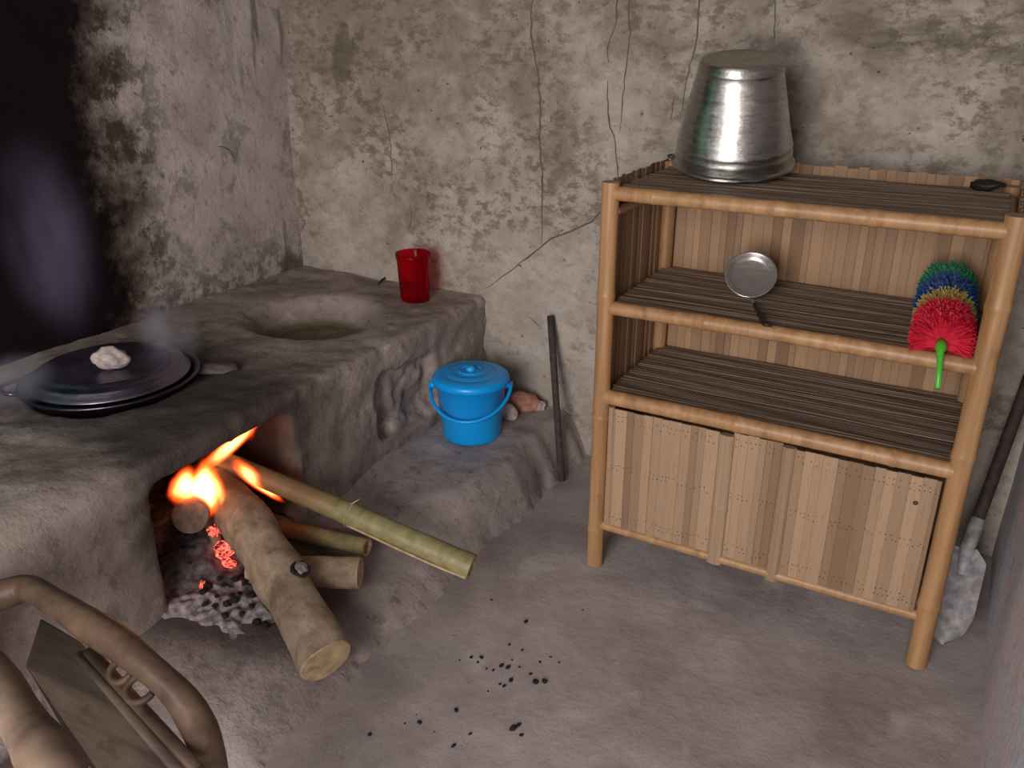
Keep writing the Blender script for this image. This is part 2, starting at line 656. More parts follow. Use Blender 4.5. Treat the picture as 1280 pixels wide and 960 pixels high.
M = {}
M['wall_back'] = mat_wall_back()
M['wall_left'] = mat_wall_left()
M['floor'] = mat_floor()
M['clay'] = mat_clay('hearth_clay', (-1.60, 1.36, 0.46), True)
M['ledge'] = mat_clay('ledge_clay', (-1.62, 1.30, 0.10), False)
M['crack'] = mat_plain('crack_shadowed_earth', (0.13, 0.11, 0.09), 0.95, nscale=60)
M['pole'] = mat_bamboo('golden_bamboo_pole', (0.27, 0.140, 0.060), (0.46, 0.27, 0.13), (45, 45, 2.5), 0.42, 0.4, use_random=False)
M['slat'] = mat_bamboo('split_bamboo_slat', (0.26, 0.15, 0.08), (0.47, 0.315, 0.19), (140, 140, 2.2), 0.55)
M['door_slat'] = mat_bamboo('weathered_bamboo_slat', (0.27, 0.175, 0.105), (0.47, 0.335, 0.22), (140, 140, 2.2), 0.6)
M['mat'] = mat_bamboo('dusty_bamboo_strip', (0.10, 0.067, 0.047), (0.24, 0.175, 0.128), (1.5, 90, 90), 0.6, 0.25, True, True)
M['lath'] = mat_bamboo('dark_bamboo_lath', (0.17, 0.11, 0.065), (0.30, 0.21, 0.13), (3, 60, 60), 0.6, 0.3)
M['lining'] = mat_bamboo('bamboo_lining', (0.25, 0.155, 0.09), (0.40, 0.28, 0.175), (60, 60, 3), 0.6, 0.2, False)
M['nail'] = mat_plain('rusty_nail', (0.07, 0.045, 0.035), 0.7, nscale=100)
M['bark'] = mat_bark()
M['cutwood'] = mat_plain('cut_wood', (0.46, 0.34, 0.20), 0.8, nscale=40, var=0.3)
M['charred'] = mat_plain('scorched_wood', (0.17, 0.115, 0.08), 0.85, nscale=35, var=0.45)
M['gbamboo'] = mat_green_bamboo()
M['pot'] = mat_metal('dented_aluminium', (0.52, 0.505, 0.47), 0.32, (0.30, 0.29, 0.265), 0.65, 16, 0.25)
M['steel'] = mat_metal('stained_steel', (0.50, 0.475, 0.45), 0.24, (0.36, 0.32, 0.29), 0.5, 14, 0.03, 0.72)
M['handle_black'] = mat_plain('black_handle', (0.02, 0.017, 0.015), 0.5)
M['iron'] = mat_plain('dark_iron', (0.06, 0.05, 0.047), 0.8, 0.1, 60, 0.4, 0.25)
M['pan'] = mat_metal('dark_pan_metal', (0.115, 0.105, 0.13), 0.30, (0.05, 0.045, 0.06), 0.6, 14, 0.08)
M['lid'] = mat_metal('worn_lid_metal', (0.25, 0.22, 0.30), 0.36, (0.11, 0.095, 0.13), 0.7, 14, 0.06)
M['blue'] = mat_plain('blue_plastic', (0.002, 0.36, 0.92), 0.32, 0, 12, 0.06, 0.02, 0.5)
M['blue_knob'] = mat_plain('pale_blue_plastic', (0.02, 0.44, 0.95), 0.3, 0, 12, 0.05, 0.02, 0.5)
M['stone'] = mat_plain('grey_stone', (0.36, 0.31, 0.29), 0.9, 0, 45, 0.35, 0.5)
M['brick'] = mat_plain('broken_red_brick', (0.42, 0.20, 0.14), 0.9, 0, 40, 0.3, 0.5)
M['mortar'] = mat_plain('pale_rubble', (0.48, 0.43, 0.40), 0.9, 0, 40, 0.3, 0.5)
M['charcoal'] = mat_plain('charcoal', (0.022, 0.019, 0.021), 0.75, 0, 80, 0.4, 0.5)
M['ash'] = mat_plain('white_grey_ash', (0.26, 0.23, 0.235), 0.95, 0, 55, 0.75, 0.8)
M['cane'] = mat_bamboo('worn_cane', (0.065, 0.04, 0.026), (0.17, 0.11, 0.072), (22, 22, 22), 0.5, 0.35, False)
M['pale_cane'] = mat_bamboo('pale_worn_wood', (0.10, 0.062, 0.046), (0.28, 0.20, 0.14), (12, 12, 12), 0.6, 0.3, False)
M['board'] = mat_bamboo('greasy_board', (0.085, 0.062, 0.048), (0.19, 0.145, 0.115), (6, 40, 40), 0.55, 0.3, False)
M['shovel'] = mat_plain('dusty_steel_blade', (0.46, 0.44, 0.46), 0.6, 0.25, 40, 0.4, 0.3)
M['shaft'] = mat_plain('dark_wooden_shaft', (0.055, 0.04, 0.036), 0.7, 0, 30, 0.4, 0.3)
M['red_b'] = mat_bamboo('red_bristle', (0.42, 0.006, 0.022), (0.62, 0.016, 0.045), (4, 4, 4), 0.6, 0.3, False, True)
M['yel_b'] = mat_bamboo('mustard_bristle', (0.20, 0.15, 0.03), (0.34, 0.27, 0.07), (4, 4, 4), 0.6, 0.3, False, True)
M['blue_b'] = mat_bamboo('navy_bristle', (0.006, 0.022, 0.10), (0.012, 0.06, 0.20), (4, 4, 4), 0.6, 0.3, False, True)
M['green_b'] = mat_bamboo('green_bristle', (0.005, 0.085, 0.03), (0.012, 0.21, 0.085), (4, 4, 4), 0.6, 0.3, False, True)
M['green_p'] = mat_plain('bright_green_plastic', (0.07, 0.46, 0.04), 0.35, 0, 12, 0.06, 0.02, 0.5)
k = Nodes('translucent_red_plastic')
M['red_cup'] = k.finish((0.72, 0.012, 0.035), 0.10, 0, None, 0.5, 0.92, ior=1.12)
k = Nodes('blue_limewash')
_co = k.coord()
_c = k.mix(k.ramp(k.noise(4, 6, 0.6, _co, 0.5), [(0.38, 0.0), (0.62, 1.0)]), (0.56, 0.60, 0.66), (0.68, 0.57, 0.58))
_c = k.mix(k.math('MULTIPLY', k.maprange(k.noise(20, 6, 0.65, _co), 0.55, 0.7), 0.4), _c, (0.22, 0.19, 0.185))
M['wall_right'] = k.finish(_c, 0.9, 0, k.bump(k.noise(30, 6, 0.6, _co), 0.4, 0.01), 0.15)
M['ceiling'] = mat_plain('smoked_ceiling', (0.06, 0.05, 0.045), 0.95, nscale=6)
M['green_reflector'] = mat_plain('green_reflector_paint', (0.04, 0.30, 0.14), 0.5, 0, 6, 0.25, 0.2)  # paint of the unseen shutter added to reflect green in the pot

# ------------------------------------------------------------------ room shell
XL, XR, YB, YF, ZC = -2.50, 0.213, 2.639, -1.3, 2.45


def back_relief(x, z):
    P = np.stack([x, np.full_like(x, 9.0), z], -1)
    return (0.010 * vnoise(P, 0.35, 1) + 0.005 * vnoise(P, 0.10, 2)) * np.clip((z - 0.56) / 0.25, 0, 1)


def left_relief(y, z):
    P = np.stack([np.full_like(y, 4.0), y, z], -1)
    return (0.012 * vnoise(P, 0.40, 3) + 0.006 * vnoise(P, 0.11, 4)) * np.clip((z - 0.56) / 0.25, 0, 1)


tag(link('wall_back', grid_mesh('wall_back', lambda X, Z: np.stack([X, YB - 0.004 - back_relief(X, Z), Z], -1),
                                np.arange(XL - 0.06, XR + 0.07, 0.02), np.arange(-0.03, ZC + 0.03, 0.02)), M['wall_back']), kind='structure')
tag(link('wall_left', grid_mesh('wall_left', lambda Y, Z: np.stack([XL + 0.004 + left_relief(Y, Z), Y, Z], -1),
                                np.arange(YF, YB + 0.05, 0.02), np.arange(-0.03, ZC + 0.03, 0.02)), M['wall_left']), kind='structure')
tag(link('wall_right', grid_mesh('wall_right', lambda Y, Z: np.stack([XR + 0.006 * vnoise(np.stack([Y * 0 + 2, Y, Z], -1), 0.25, 5), Y, Z], -1),
                                 np.arange(YF, YB + 0.05, 0.03), np.arange(-0.03, ZC + 0.03, 0.03)), M['wall_right']), kind='structure')


def floor_h(X, Y):
    P = np.stack([X, Y, X * 0], -1)
    return 0.006 * vnoise(P, 0.45, 6) + 0.0025 * vnoise(P, 0.12, 7) - 0.004


tag(link('floor', grid_mesh('floor', lambda X, Y: np.stack([X, Y, floor_h(X, Y)], -1),
                            np.arange(XL - 0.03, XR + 0.06, 0.02), np.arange(YF - 0.9, YB + 0.05, 0.02)), M['floor']), kind='structure')
b = MB()
b.box((XL - 0.1, YF, ZC), (XR + 0.1, YB + 0.1, ZC + 0.06))
tag(b.build('ceiling', M['ceiling'], None, False), kind='structure')


def crack(wall, pts, width, seed):
    """a branching hairline in the plaster: an irregular dark ribbon set just proud of the relief"""
    rr = random.Random(seed)
    P = []
    for (a, b_) in zip(pts[:-1], pts[1:]):
        n = max(2, int(math.hypot(b_[0] - a[0], b_[1] - a[1]) / 9))
        for i in range(n):
            t = i / n
            P.append((a[0] + (b_[0] - a[0]) * t + rr.uniform(-1.1, 1.1), a[1] + (b_[1] - a[1]) * t + rr.uniform(-1.0, 1.0)))
    P.append(pts[-1])
    W = []
    for q in P:
        if wall == 'back':
            w = at_y(*q, YB)
            w.y = YB - 0.004 - float(back_relief(np.array(w.x), np.array(w.z))) - 0.0015
        else:
            w = at_x(*q, XL)
            w.x = XL + 0.004 + float(left_relief(np.array(w.y), np.array(w.z))) + 0.0015
        W.append(w)
    V, Fq = [], []
    n = len(W)
    for i, w in enumerate(W):
        t = (W[min(i + 1, n - 1)] - W[max(i - 1, 0)]).normalized()
        nr = Vector((0, -1, 0)) if wall == 'back' else Vector((1, 0, 0))
        s = t.cross(nr).normalized()
        e = min(i, n - 1 - i) / max(1, n * 0.2)
        wd = 0.85 * width * min(1, 0.25 + e) * rr.uniform(0.55, 1.2)
        V += [w - s * wd, w + nr * 0.001, w + s * wd]
    for i in range(n - 1):
        a = i * 3
        Fq += [(a, a + 3, a + 4, a + 1), (a + 1, a + 4, a + 5, a + 2)]
    o = link('crack', pydata('crack', V, Fq), M['crack'], bpy.data.objects['wall_' + wall], False)
    return o


CR = [('back', [(667, -30), (664, 40), (672, 85), (677, 130), (674, 170), (678, 215), (677, 260), (678, 310)], 0.0042),
      ('back', [(604, 362), (630, 345), (660, 322), (690, 298), (715, 288), (740, 277), (752, 264), (775, 250)], 0.0036),
      ('back', [(776, -30), (770, 35), (760, 60), (762, 78)], 0.003),
      ('back', [(760, 100), (761, 150), (770, 180), (773, 225)], 0.003),
      ('back', [(786, -30), (789, 40), (784, 90), (778, 130), (775, 165)], 0.0028),
      ('back', [(878, -30), (872, 45), (862, 80), (855, 110), (850, 145)], 0.0028),
      ('back', [(843, 120), (838, 150)], 0.0024),
      ('back', [(971, -30), (968, 55)], 0.0024),
      ('back', [(478, 128), (489, 165), (491, 225)], 0.002),
      ('back', [(604, 372), (608, 400), (604, 430), (612, 462)], 0.003),
      ('back', [(512, 250), (516, 268), (512, 290)], 0.002),
      ('back', [(660, 395), (680, 412)], 0.002),
      ('left', [(356, -20), (364, 60), (358, 95), (368, 150), (376, 240)], 0.004),
      ('left', [(272, 182), (286, 188), (293, 200)], 0.0028)]
for i, (w, pts, wd) in enumerate(CR):
    crack(w, pts, wd, 100 + i)

# green shutter added on the left wall, out of view, for the pot's green reflection
d1 = MB().box((XL + 0.02, 0.25, 0.80), (XL + 0.05, 1.10, 1.95)).build('reflector_shutter_1', M['green_reflector'], None, False)
tag(d1, kind='structure')
for j in range(5):
    MB().box((XL + 0.05, 0.25 + 0.17 * j + 0.004, 0.81), (XL + 0.065, 0.25 + 0.17 * (j + 1) - 0.004, 1.94)).build('plank', M['green_reflector'], d1, False)

# ------------------------------------------------------------------ clay stove
PAN = at_z(140, 474, 0.575)
PAN.z = 0.557
stove = thing('clay_stove', (-2.0, 1.7, 0), 'long grey clay cooking stove with fire mouth, built along the sooty wall', 'stove')
h = 0.0115
gx = np.arange(XL + 0.0045, -1.50, h)
gy = np.arange(YB - 0.005 - 204 * h, YB - 0.0045, h)
gz = np.arange(-0.04, 0.66, h)
X, Y, Z = np.meshgrid(gx, gy, gz, indexing='ij')
P = np.stack([X, Y, Z], -1)


def sbox(lo, hi, r):
    c = [(a + b) / 2 for a, b in zip(lo, hi)]
    hh = [(b - a) / 2 - r for a, b in zip(lo, hi)]
    q = [np.abs(A - cc) - s for A, cc, s in zip((X, Y, Z), c, hh)]
    return np.sqrt(sum(np.maximum(t, 0) ** 2 for t in q)) + np.minimum(np.maximum(np.maximum(q[0], q[1]), q[2]), 0) - r


def smax(a, b, kk):
    hh = np.clip(0.5 - 0.5 * (a - b) / -kk, 0, 1)
    return a * hh + b * (1 - hh) + kk * hh * (1 - hh)


n1 = vnoise(P, 0.22, 21)
n2 = vnoise(P, 0.075, 22)
n3 = vnoise(P, 0.032, 23)
f = sbox((-2.80, 0.10, -0.5), (-1.60, 2.95, 0.560), 0.022) + 0.010 * n1 + 0.006 * n2 + 0.003 * n3
# rounded shoulder left of the fire mouth
f = smax(f, (X + 1.60) * 0.72 + (Z - 0.56) * 0.72 + 0.035 + 0.04 * np.clip((1.05 - Y) / 0.5, 0, 1) - 0.10 * np.clip((Y - 1.02) / 0.25, 0, 1), 0.04)
# empty burner hollow
bas = (np.sqrt(((X + 2.01) / 0.235) ** 2 + ((Y - 2.14) / 0.225) ** 2 + ((Z - 0.60) / 0.19) ** 2) - 1) * 0.16 + 0.008 * n2
bas = np.maximum(bas, 0.462 + 0.010 * n2 + 0.008 * n3 - Z)
f = smax(f, -bas, 0.03)
# crumbled recess under it
nic = sbox((-1.645, 1.97, 0.23), (-1.40, 2.31, 0.46), 0.04) + 0.018 * n2 + 0.012 * n3
f = smax(f, -nic, 0.015)
# fire mouth and chamber
ch = sbox((-2.33, 1.10, 0.115), (-1.30, 1.585, 0.500), 0.045) + 0.010 * n1 + 0.008 * n2 + 0.004 * n3
f = smax(f, -ch, 0.015)
# hole under the pan
cyl = np.maximum(np.sqrt((X - PAN.x) ** 2 + (Y - PAN.y) ** 2) - 0.205, 0.40 - Z)
f = smax(f, -cyl, 0.02)
body = link('stove_body', surface_nets('stove_body', f, (gx[0], gy[0], gz[0]), h), M['clay'])
adopt(body, stove)
del X, Y, Z, P, n1, n2, n3, f, bas, nic, ch, cyl


def ledge_h(X, Y):
    t = np.clip((Y - 1.65) / 0.35, 0, 1)
    t = t * t * (3 - 2 * t)
    P = np.stack([X, Y, X * 0], -1)
    xo = -1.165 + 0.02 * vnoise(P * [0, 1, 0], 0.2, 31) + 0.01 * vnoise(P * [0, 1, 0], 0.06, 32)
    w = 0.33 * (1 - t) + 0.11 * t
    e = np.clip((xo - X) / w, 0, 1)
    e = 1 - (1 - e) ** 2.0
    hh = 0.125 * (1 - t) + 0.162 * t
    inner = np.clip((-1.50 - X) / 0.12, 0, 1) * 0.012
    return hh * e + (0.006 * vnoise(P, 0.16, 33) + 0.004 * vnoise(P, 0.05, 34)) * np.clip(e * 3, 0, 1) + inner - 0.012 * (e <= 0)


ledge = link('hearth_ledge', grid_mesh('hearth_ledge', lambda X, Y: np.stack([X, Y, ledge_h(X, Y)], -1),
                                       np.arange(-1.75, -1.10, 0.011), np.arange(YB - 0.0045 - 195 * 0.012, YB - 0.004, 0.012)), M['ledge'])
adopt(ledge, stove)


def lz(x, y):
    return float(ledge_h(np.array([x]), np.array([y]))[0])


def fz(x, y):
    return float(floor_h(np.array([x]), np.array([y]))[0])


# ------------------------------------------------------------------ lumps
def rock_mesh(name, size, seed, sub=3, rough=0.25, squash=(1, 1, 1)):
    import bmesh
    bm = bmesh.new()
    bmesh.ops.create_icosphere(bm, subdivisions=sub, radius=1.0)
    co = np.array([v.co[:] for v in bm.verts])
    d = 1 + rough * vnoise(co, 0.9, seed) + rough * 0.6 * vnoise(co, 0.4, seed + 3)
    co = co * d[:, None] * np.array(squash) * size
    co[:, 2] -= co[:, 2].min()
    for v, c in zip(bm.verts, co):
        v.co = c
    me = bpy.data.meshes.new(name)
    bm.to_mesh(me)
    bm.free()
    return me


# ------------------------------------------------------------------ pan with lid and stone
pan = thing('cooking_pan', PAN, 'wide blackened cooking pan sunk in the stove hole', 'pan')
b = MB().lathe([(0.0, -0.10), (0.08, -0.098), (0.15, -0.07), (0.195, -0.02), (0.222, 0.018), (0.238, 0.026), (0.240, 0.032), (0.232, 0.034), (0.214, 0.020),
                (0.188, -0.015), (0.145, -0.06), (0.08, -0.086), (0.0, -0.088)], 64)
b.build('pan_body', M['pan'], pan)
for s in (-1,):
    ang = math.radians(228)
    c, sn = math.cos(ang), math.sin(ang)
    q = []
    for t in np.linspace(-1, 1, 13):
        rr_ = 0.232 + 0.045 * (1 - t * t) ** 0.5 if abs(t) < 1 else 0.232
        tt = 0.055 * t
        q.append((c * rr_ - sn * tt, sn * rr_ + c * tt, 0.026 + 0.006 * (1 - abs(t))))
    MB().tube(q, 0.006, 8).build('ear_handle', M['pan'], pan)
lid = thing('pan_lid', PAN + Vector((0, 0, 0.036)), 'dark round ridged metal lid covering the pan on the stove', 'lid')
b = MB().lathe([(0.0, 0.034), (0.09, 0.033), (0.150, 0.030), (0.160, 0.034), (0.166, 0.034), (0.172, 0.026), (0.186, 0.022), (0.194, 0.024), (0.200, 0.020),
                (0.206, 0.004), (0.214, 0.0), (0.214, -0.003), (0.20, -0.003), (0.185, 0.016), (0.15, 0.026), (0.0, 0.030)], 64)
b.build('lid_plate', M['lid'], lid)
sp = at_z(139, 462, PAN.z + 0.072)
st = link('stone', rock_mesh('stone', 0.045, 41, 4, 0.30, (1.15, 0.62, 0.75)), M['stone'])
st.location = (sp.x, sp.y, PAN.z + 0.068)
st.rotation_euler = (0.0, 0.12, 0.9)
tag(st, 'pale grey lumpy stone weighing down the dark pan lid', 'stone')

# lump of cracked clay beside the pan, pebbles, twig on the stove top
for nm, px, py, sz, sq, lab in (('clay_lump', 268, 463, 0.045, (1.5, 0.8, 0.35), 'flat cracked clay lump beside the pan on the stove'),
                                ('charcoal_bit', 304, 379, 0.008, (1, 1, 0.7), 'tiny black charcoal bit near the empty stove hollow')):
    q = at_z(px, py, 0.56)
    o = link(nm, rock_mesh(nm, sz, 50 + px, 3, 0.3, sq), M['clay'] if nm == 'clay_lump' else M['charcoal'])
    o.location = (q.x, q.y, 0.552)
    o.rotation_euler = (0, 0, 0.5)
    tag(o, lab, 'clay' if nm == 'clay_lump' else 'charcoal')
q1, q2 = at_z(473, 355, 0.562), at_z(482, 347, 0.565)
tag(MB().tube([q1, (q1 + q2) / 2 + Vector((0, 0, 0.003)), q2], [0.004, 0.005, 0.003], 6, jitter=0.2).build('twig', M['charcoal']),
    'short dark twig on the stove top near the red mug', 'twig')

# ------------------------------------------------------------------ red mug
q = at_z(519, 373, 0.56)
mug = thing('mug', (q.x, q.y, 0.556), 'tall translucent red plastic mug standing on the stove corner', 'mug')
R0, R1, HH = 0.053, 0.063, 0.178
b = MB().lathe([(0.0, 0.006), (R0 - 0.004, 0.006), (R0, 0.0), (R0 + 0.0015, 0.004), (R0 + 0.001, 0.012), (R1 - 0.001, HH - 0.022), (R1 + 0.0015, HH - 0.018), (R1 + 0.002, HH), (R1 - 0.001, HH + 0.001),
                (R1 - 0.0035, HH - 0.004), (R0 - 0.002, 0.014), (R0 - 0.006, 0.010), (0.0, 0.010)], 48)
b.build('mug_body', M['red_cup'], mug)
hd = (Vector((0, 0, 0)) - Vector((q.x, q.y, 0))).normalized()
hd = Matrix.Rotation(math.radians(32), 3, 'Z') @ hd
hp = [hd * 0.060 + Vector((0, 0, 0.140)), hd * 0.078 + Vector((0, 0, 0.142)), hd * 0.090 + Vector((0, 0, 0.130)), hd * 0.091 + Vector((0, 0, 0.10)),
      hd * 0.088 + Vector((0, 0, 0.065)), hd * 0.078 + Vector((0, 0, 0.045)), hd * 0.056 + Vector((0, 0, 0.042))]
MB().tube(hp, [0.007] * 7, 10).build('handle', M['red_cup'], mug)

# ------------------------------------------------------------------ blue bucket
bk = at_z(590, 541, 0.165)
BZ = lz(bk.x, bk.y)
bucket = thing('bucket', (bk.x, bk.y, BZ), 'small bright blue plastic bucket with lid on the hearth ledge', 'bucket')
b = MB().lathe([(0.0, 0.006), (0.092, 0.006), (0.097, 0.0), (0.101, 0.003), (0.103, 0.012), (0.121, 0.205), (0.126, 0.207), (0.127, 0.222), (0.124, 0.224), (0.118, 0.205), (0.099, 0.012), (0.0, 0.010)], 64)
b.build('bucket_body', M['blue'], bucket)
lidb = MB().lathe([(0.0, 0.243), (0.050, 0.242), (0.056, 0.239), (0.060, 0.241), (0.085, 0.238), (0.090, 0.234), (0.095, 0.236), (0.118, 0.233), (0.128, 0.229), (0.1335, 0.222),
                   (0.1345, 0.208), (0.1325, 0.206), (0.1295, 0.208), (0.128, 0.224), (0.0, 0.230)], 64).build('lid', M['blue'], bucket)
MB().lathe([(0.0, 0.258), (0.012, 0.257), (0.016, 0.252), (0.014, 0.241)], 24).build('knob', M['blue_knob'], lidb)
MB().lathe([(0.034, 0.240), (0.036, 0.247), (0.042, 0.247), (0.044, 0.240)], 40).build('ring', M['blue'], lidb)
# bail resting low against the front
ex = (_r0 * 0.92 + Vector((0, 0, 0))).normalized()
fr = Vector((-_f.x, -_f.y, 0)).normalized()
hp = []
for t in np.linspace(0, math.pi, 25):
    hp.append(ex * (-0.140 * math.cos(t)) + fr * (0.136 * math.sin(t)) + Vector((0, 0, 0.188 - 0.078 * math.sin(t) - 0.012 * math.cos(t))))
MB().tube(hp, 0.0062, 10).build('bail_handle', M['blue'], bucket)
for s in (-1, 1):
    c0 = ex * (0.118 * s)
    MB().tube([c0 + Vector((0, 0, 0.19)), c0 + ex * (0.028 * s) + Vector((0, 0, 0.19))], [0.014, 0.012], 16).build('ear', M['blue'], bucket)

# broken brick and rubble in the ledge corner behind the bucket
for nm, px, py, z, sz, sq, mt, lab, ct in (
        ('brick_fragment', 654, 512, 0.165, 0.048, (1.3, 0.8, 0.75), 'brick', 'broken reddish brick fragment in the corner behind the blue bucket', 'brick'),
        ('rubble_lump', 676, 510, 0.165, 0.026, (1.2, 0.8, 0.8), 'mortar', 'pale rubble lump right beside the red brick fragment', 'rubble'),
        ('mortar_chunk', 636, 522, 0.165, 0.034, (0.9, 0.8, 1.0), 'mortar', 'grey mortar chunk between blue bucket and brick fragment', 'rubble')):
    q = at_z(px, py, z)
    o = link(nm, rock_mesh(nm, sz, int(px), 3, 0.28, sq), M[mt], None, False)
    o.location = (q.x, min(q.y, YB - 0.06), lz(min(q.x, -1.29), q.y) - 0.006)
    o.rotation_euler = (0, 0, 0.4)
    tag(o, lab, ct)

# ------------------------------------------------------------------ iron rod against the wall
r0, r1 = at_z(702, 602, 0.004), at_y(688, 395, 2.612)
b = MB().tube([r0 + (r1 - r0) * t for t in np.linspace(0, 1, 9)], 0.0125, 12, jitter=0.03)
tag(b.build('blowpipe', M['iron']), 'thin dark iron pipe leaning upright against the plaster wall', 'pipe')


# ------------------------------------------------------------------ firewood
def log(name, A, B, ra, rb, mat, label, bend=(0, 0, 0), seed=0, bumpy=0.05, cat='log', hollow=False, knots=(), group=None, n=26, seg=28, cap='cutwood'):
    A, B = Vector(A), Vector(B)
    o = thing(name, (B.x, B.y, B.z), label, cat, group)
    L = (B - A).length
    ax = (B - A).normalized()
    s = ax.cross(Vector((0, 0, 1))).normalized()
    up = s.cross(ax)
    V, Fq = [], []
    for i in range(n):
        t = i / (n - 1)
        p = A.lerp(B, t) + Vector(bend) * (4 * t * (1 - t))
        r = ra + (rb - ra) * t
        for (kt, kw, ka) in knots:
            r *= 1 + ka * math.exp(-((t - kt) / kw) ** 2)
        for j in range(seg):
            a = 2 * math.pi * j / seg
            V.append(p + s * (math.cos(a) * r) + up * (math.sin(a) * r))
    V = np.array([v[:] for v in V])
    C = np.repeat(np.array([(A.lerp(B, i / (n - 1)) + Vector(bend) * (4 * (i / (n - 1)) * (1 - i / (n - 1))))[:] for i in range(n)]), seg, 0)
    d = bumpy * (vnoise(V, 0.09, seed) + 0.6 * vnoise(V, 0.035, seed + 5))
    V = C + (V - C) * (1 + d)[:, None]
    for i in range(n - 1):
        for j in range(seg):
            j2 = (j + 1) % seg
            Fq.append((i * seg + j, (i + 1) * seg + j, (i + 1) * seg + j2, i * seg + j2))
    Fq.append(tuple(range(seg)))
    ring = V[(n - 1) * seg:]
    ctr = ring.mean(0)
    VV = [tuple(v) for v in V]
    if not hollow:
        Fq.append(tuple((n - 1) * seg + j for j in range(seg)))
    bk_ = link('bark', pydata('bark', VV, Fq), mat)
    auto_smooth(bk_, 50)
    adopt(bk_, o)
    # cut face: a slightly proud disc or, for bamboo, a ring with a sunk inside
    e = np.array(ax[:])
    if hollow:
        V2 = [ctr + (v - ctr) * 1.0 + e * 0.001 for v in ring] + [ctr + (v - ctr) * 0.78 + e * 0.001 for v in ring] + [ctr + (v - ctr) * 0.76 - e * 0.035 for v in ring]
        F2 = []
        for j in range(seg):
            j2 = (j + 1) % seg
            F2 += [(j, j2, seg + j2, seg + j), (seg + j, seg + j2, 2 * seg + j2, 2 * seg + j)]
        F2.append(tuple(2 * seg + j for j in range(seg)))
    else:
        V2 = [ctr + (v - ctr) * 0.985 for v in ring] + [ctr + (v - ctr) * 0.96 + e * 0.003 for v in ring]
        F2 = [(j, (j + 1) % seg, seg + (j + 1) % seg, seg + j) for j in range(seg)] + [tuple(seg + j for j in range(seg))]
    adopt(link('cut_end', pydata('cut_end', V2, F2), M[cap], None, False), o)
    return o


big = log('firewood_log', at_x(262, 585, -1.80), at_z(408, 826, 0.120), 0.056, 0.066, M['bark'],
          'thickest firewood log with pale bark and knot, end resting toward the floor', (0.01, 0.0, 0.012), 61, 0.085, knots=((0.34, 0.10, 0.14), (0.62, 0.06, 0.08)))
# knot with pale ash on the thick log
kA, kB = at_x(262, 585, -1.80), at_z(408, 826, 0.120)
kc = kA.lerp(kB, 0.615)
kp = EYEP + ray(375, 712) * ((kc - EYEP).dot(_f) - 0.056)
kn = link('knot', rock_mesh('knot', 0.017, 71, 3, 0.35, (1, 1, 0.45)), M['ash'])
kn.location = kp - big.location
kn.rotation_euler = (0.2, 0.5, 0.3)
kn.parent = big
kr = MB()
ringp = [Vector((math.cos(a) * 0.021, math.sin(a) * 0.019, 0.002)) for a in np.linspace(0, 2 * math.pi, 15)]
kr.tube(ringp, [0.0035 + 0.003 * random.random() for _ in ringp], 8, False, jitter=0.45, seed=4)
kro = kr.build('knot_collar', M['charcoal'], big)
kro.location = kp - big.location
kro.rotation_euler = (0.2, 0.5, 0.3)

gb = log('bamboo_pole', at_x(268, 572, -1.76), at_z(590, 709, 0.185), 0.028, 0.0335, M['gbamboo'],
         'long green bamboo pole sticking out of the fire over the floor', (0, 0, 0.004), 63, 0.012, 'bamboo', True, ((0.545, 0.012, 0.10), (0.985, 0.02, 0.06)), n=60)
# split fibre and node ring on the bamboo
A, B = at_x(268, 572, -1.76), at_z(590, 709, 0.185)
ax = (B - A).normalized()
sd = ax.cross(Vector((0, 0, 1))).normalized()
q = [A.lerp(B, t) + sd * 0.0315 + Vector((0, 0, -0.014 - 0.004 * math.sin(t * 9))) for t in np.linspace(0.55, 0.99, 14)]
adopt(MB().tube(q, 0.0035, 6).build('split_fibre', M['cutwood']), gb)
nd = A.lerp(B, 0.545) + Vector((0, 0, 0.004))
s2 = ax.cross(sd).normalized()
q = [nd + sd * (0.0345 * math.cos(a)) + s2 * (0.0345 * math.sin(a)) for a in np.linspace(0, 2 * math.pi, 25)]
adopt(MB().tube(q, 0.0016, 6, False).build('node_ring', M['cutwood']), gb)
q = [nd + Vector((0.0, 0, 0.031)), nd + Vector((0.016, 0.004, 0.042)), nd + Vector((0.026, 0.012, 0.050))]
adopt(MB().tube(q, [0.0022, 0.0016, 0.0008], 6).build('twig_stub', M['cutwood']), gb)

log('firewood_log', at_z(312, 712, 0.165), at_z(449, 716, 0.165), 0.037, 0.042, M['bark'],
    'short round log lying crosswise under the thick firewood log', (0, 0, 0), 65, 0.05, 'log')
log('split_bamboo', at_z(352, 660, 0.165), at_z(459, 684, 0.165), 0.024, 0.025, M['gbamboo'],
    'short green split bamboo piece lying beneath the long bamboo pole', (0, 0, 0), 66, 0.03, 'bamboo', True)
log('firewood_log', at_x(262, 612, -1.90), at_x(238, 645, -1.66), 0.046, 0.046, M['bark'],
    'stubby log at the fire mouth with its cut end facing out under flames', (0, 0, 0.0), 67, 0.06, cap='charred')
log('firewood_stick', at_x(255, 640, -1.72), at_z(290, 716, lz(-1.48, 1.25) + 0.012), 0.016, 0.014, M['bark'],
    'thin charred stick slanting down from the fire into the ash', (0, 0, 0), 68, 0.08, 'stick', cap='charcoal')

# ------------------------------------------------------------------ ash bed, coals and embers
ac = at_z(282, 742, 0.14)


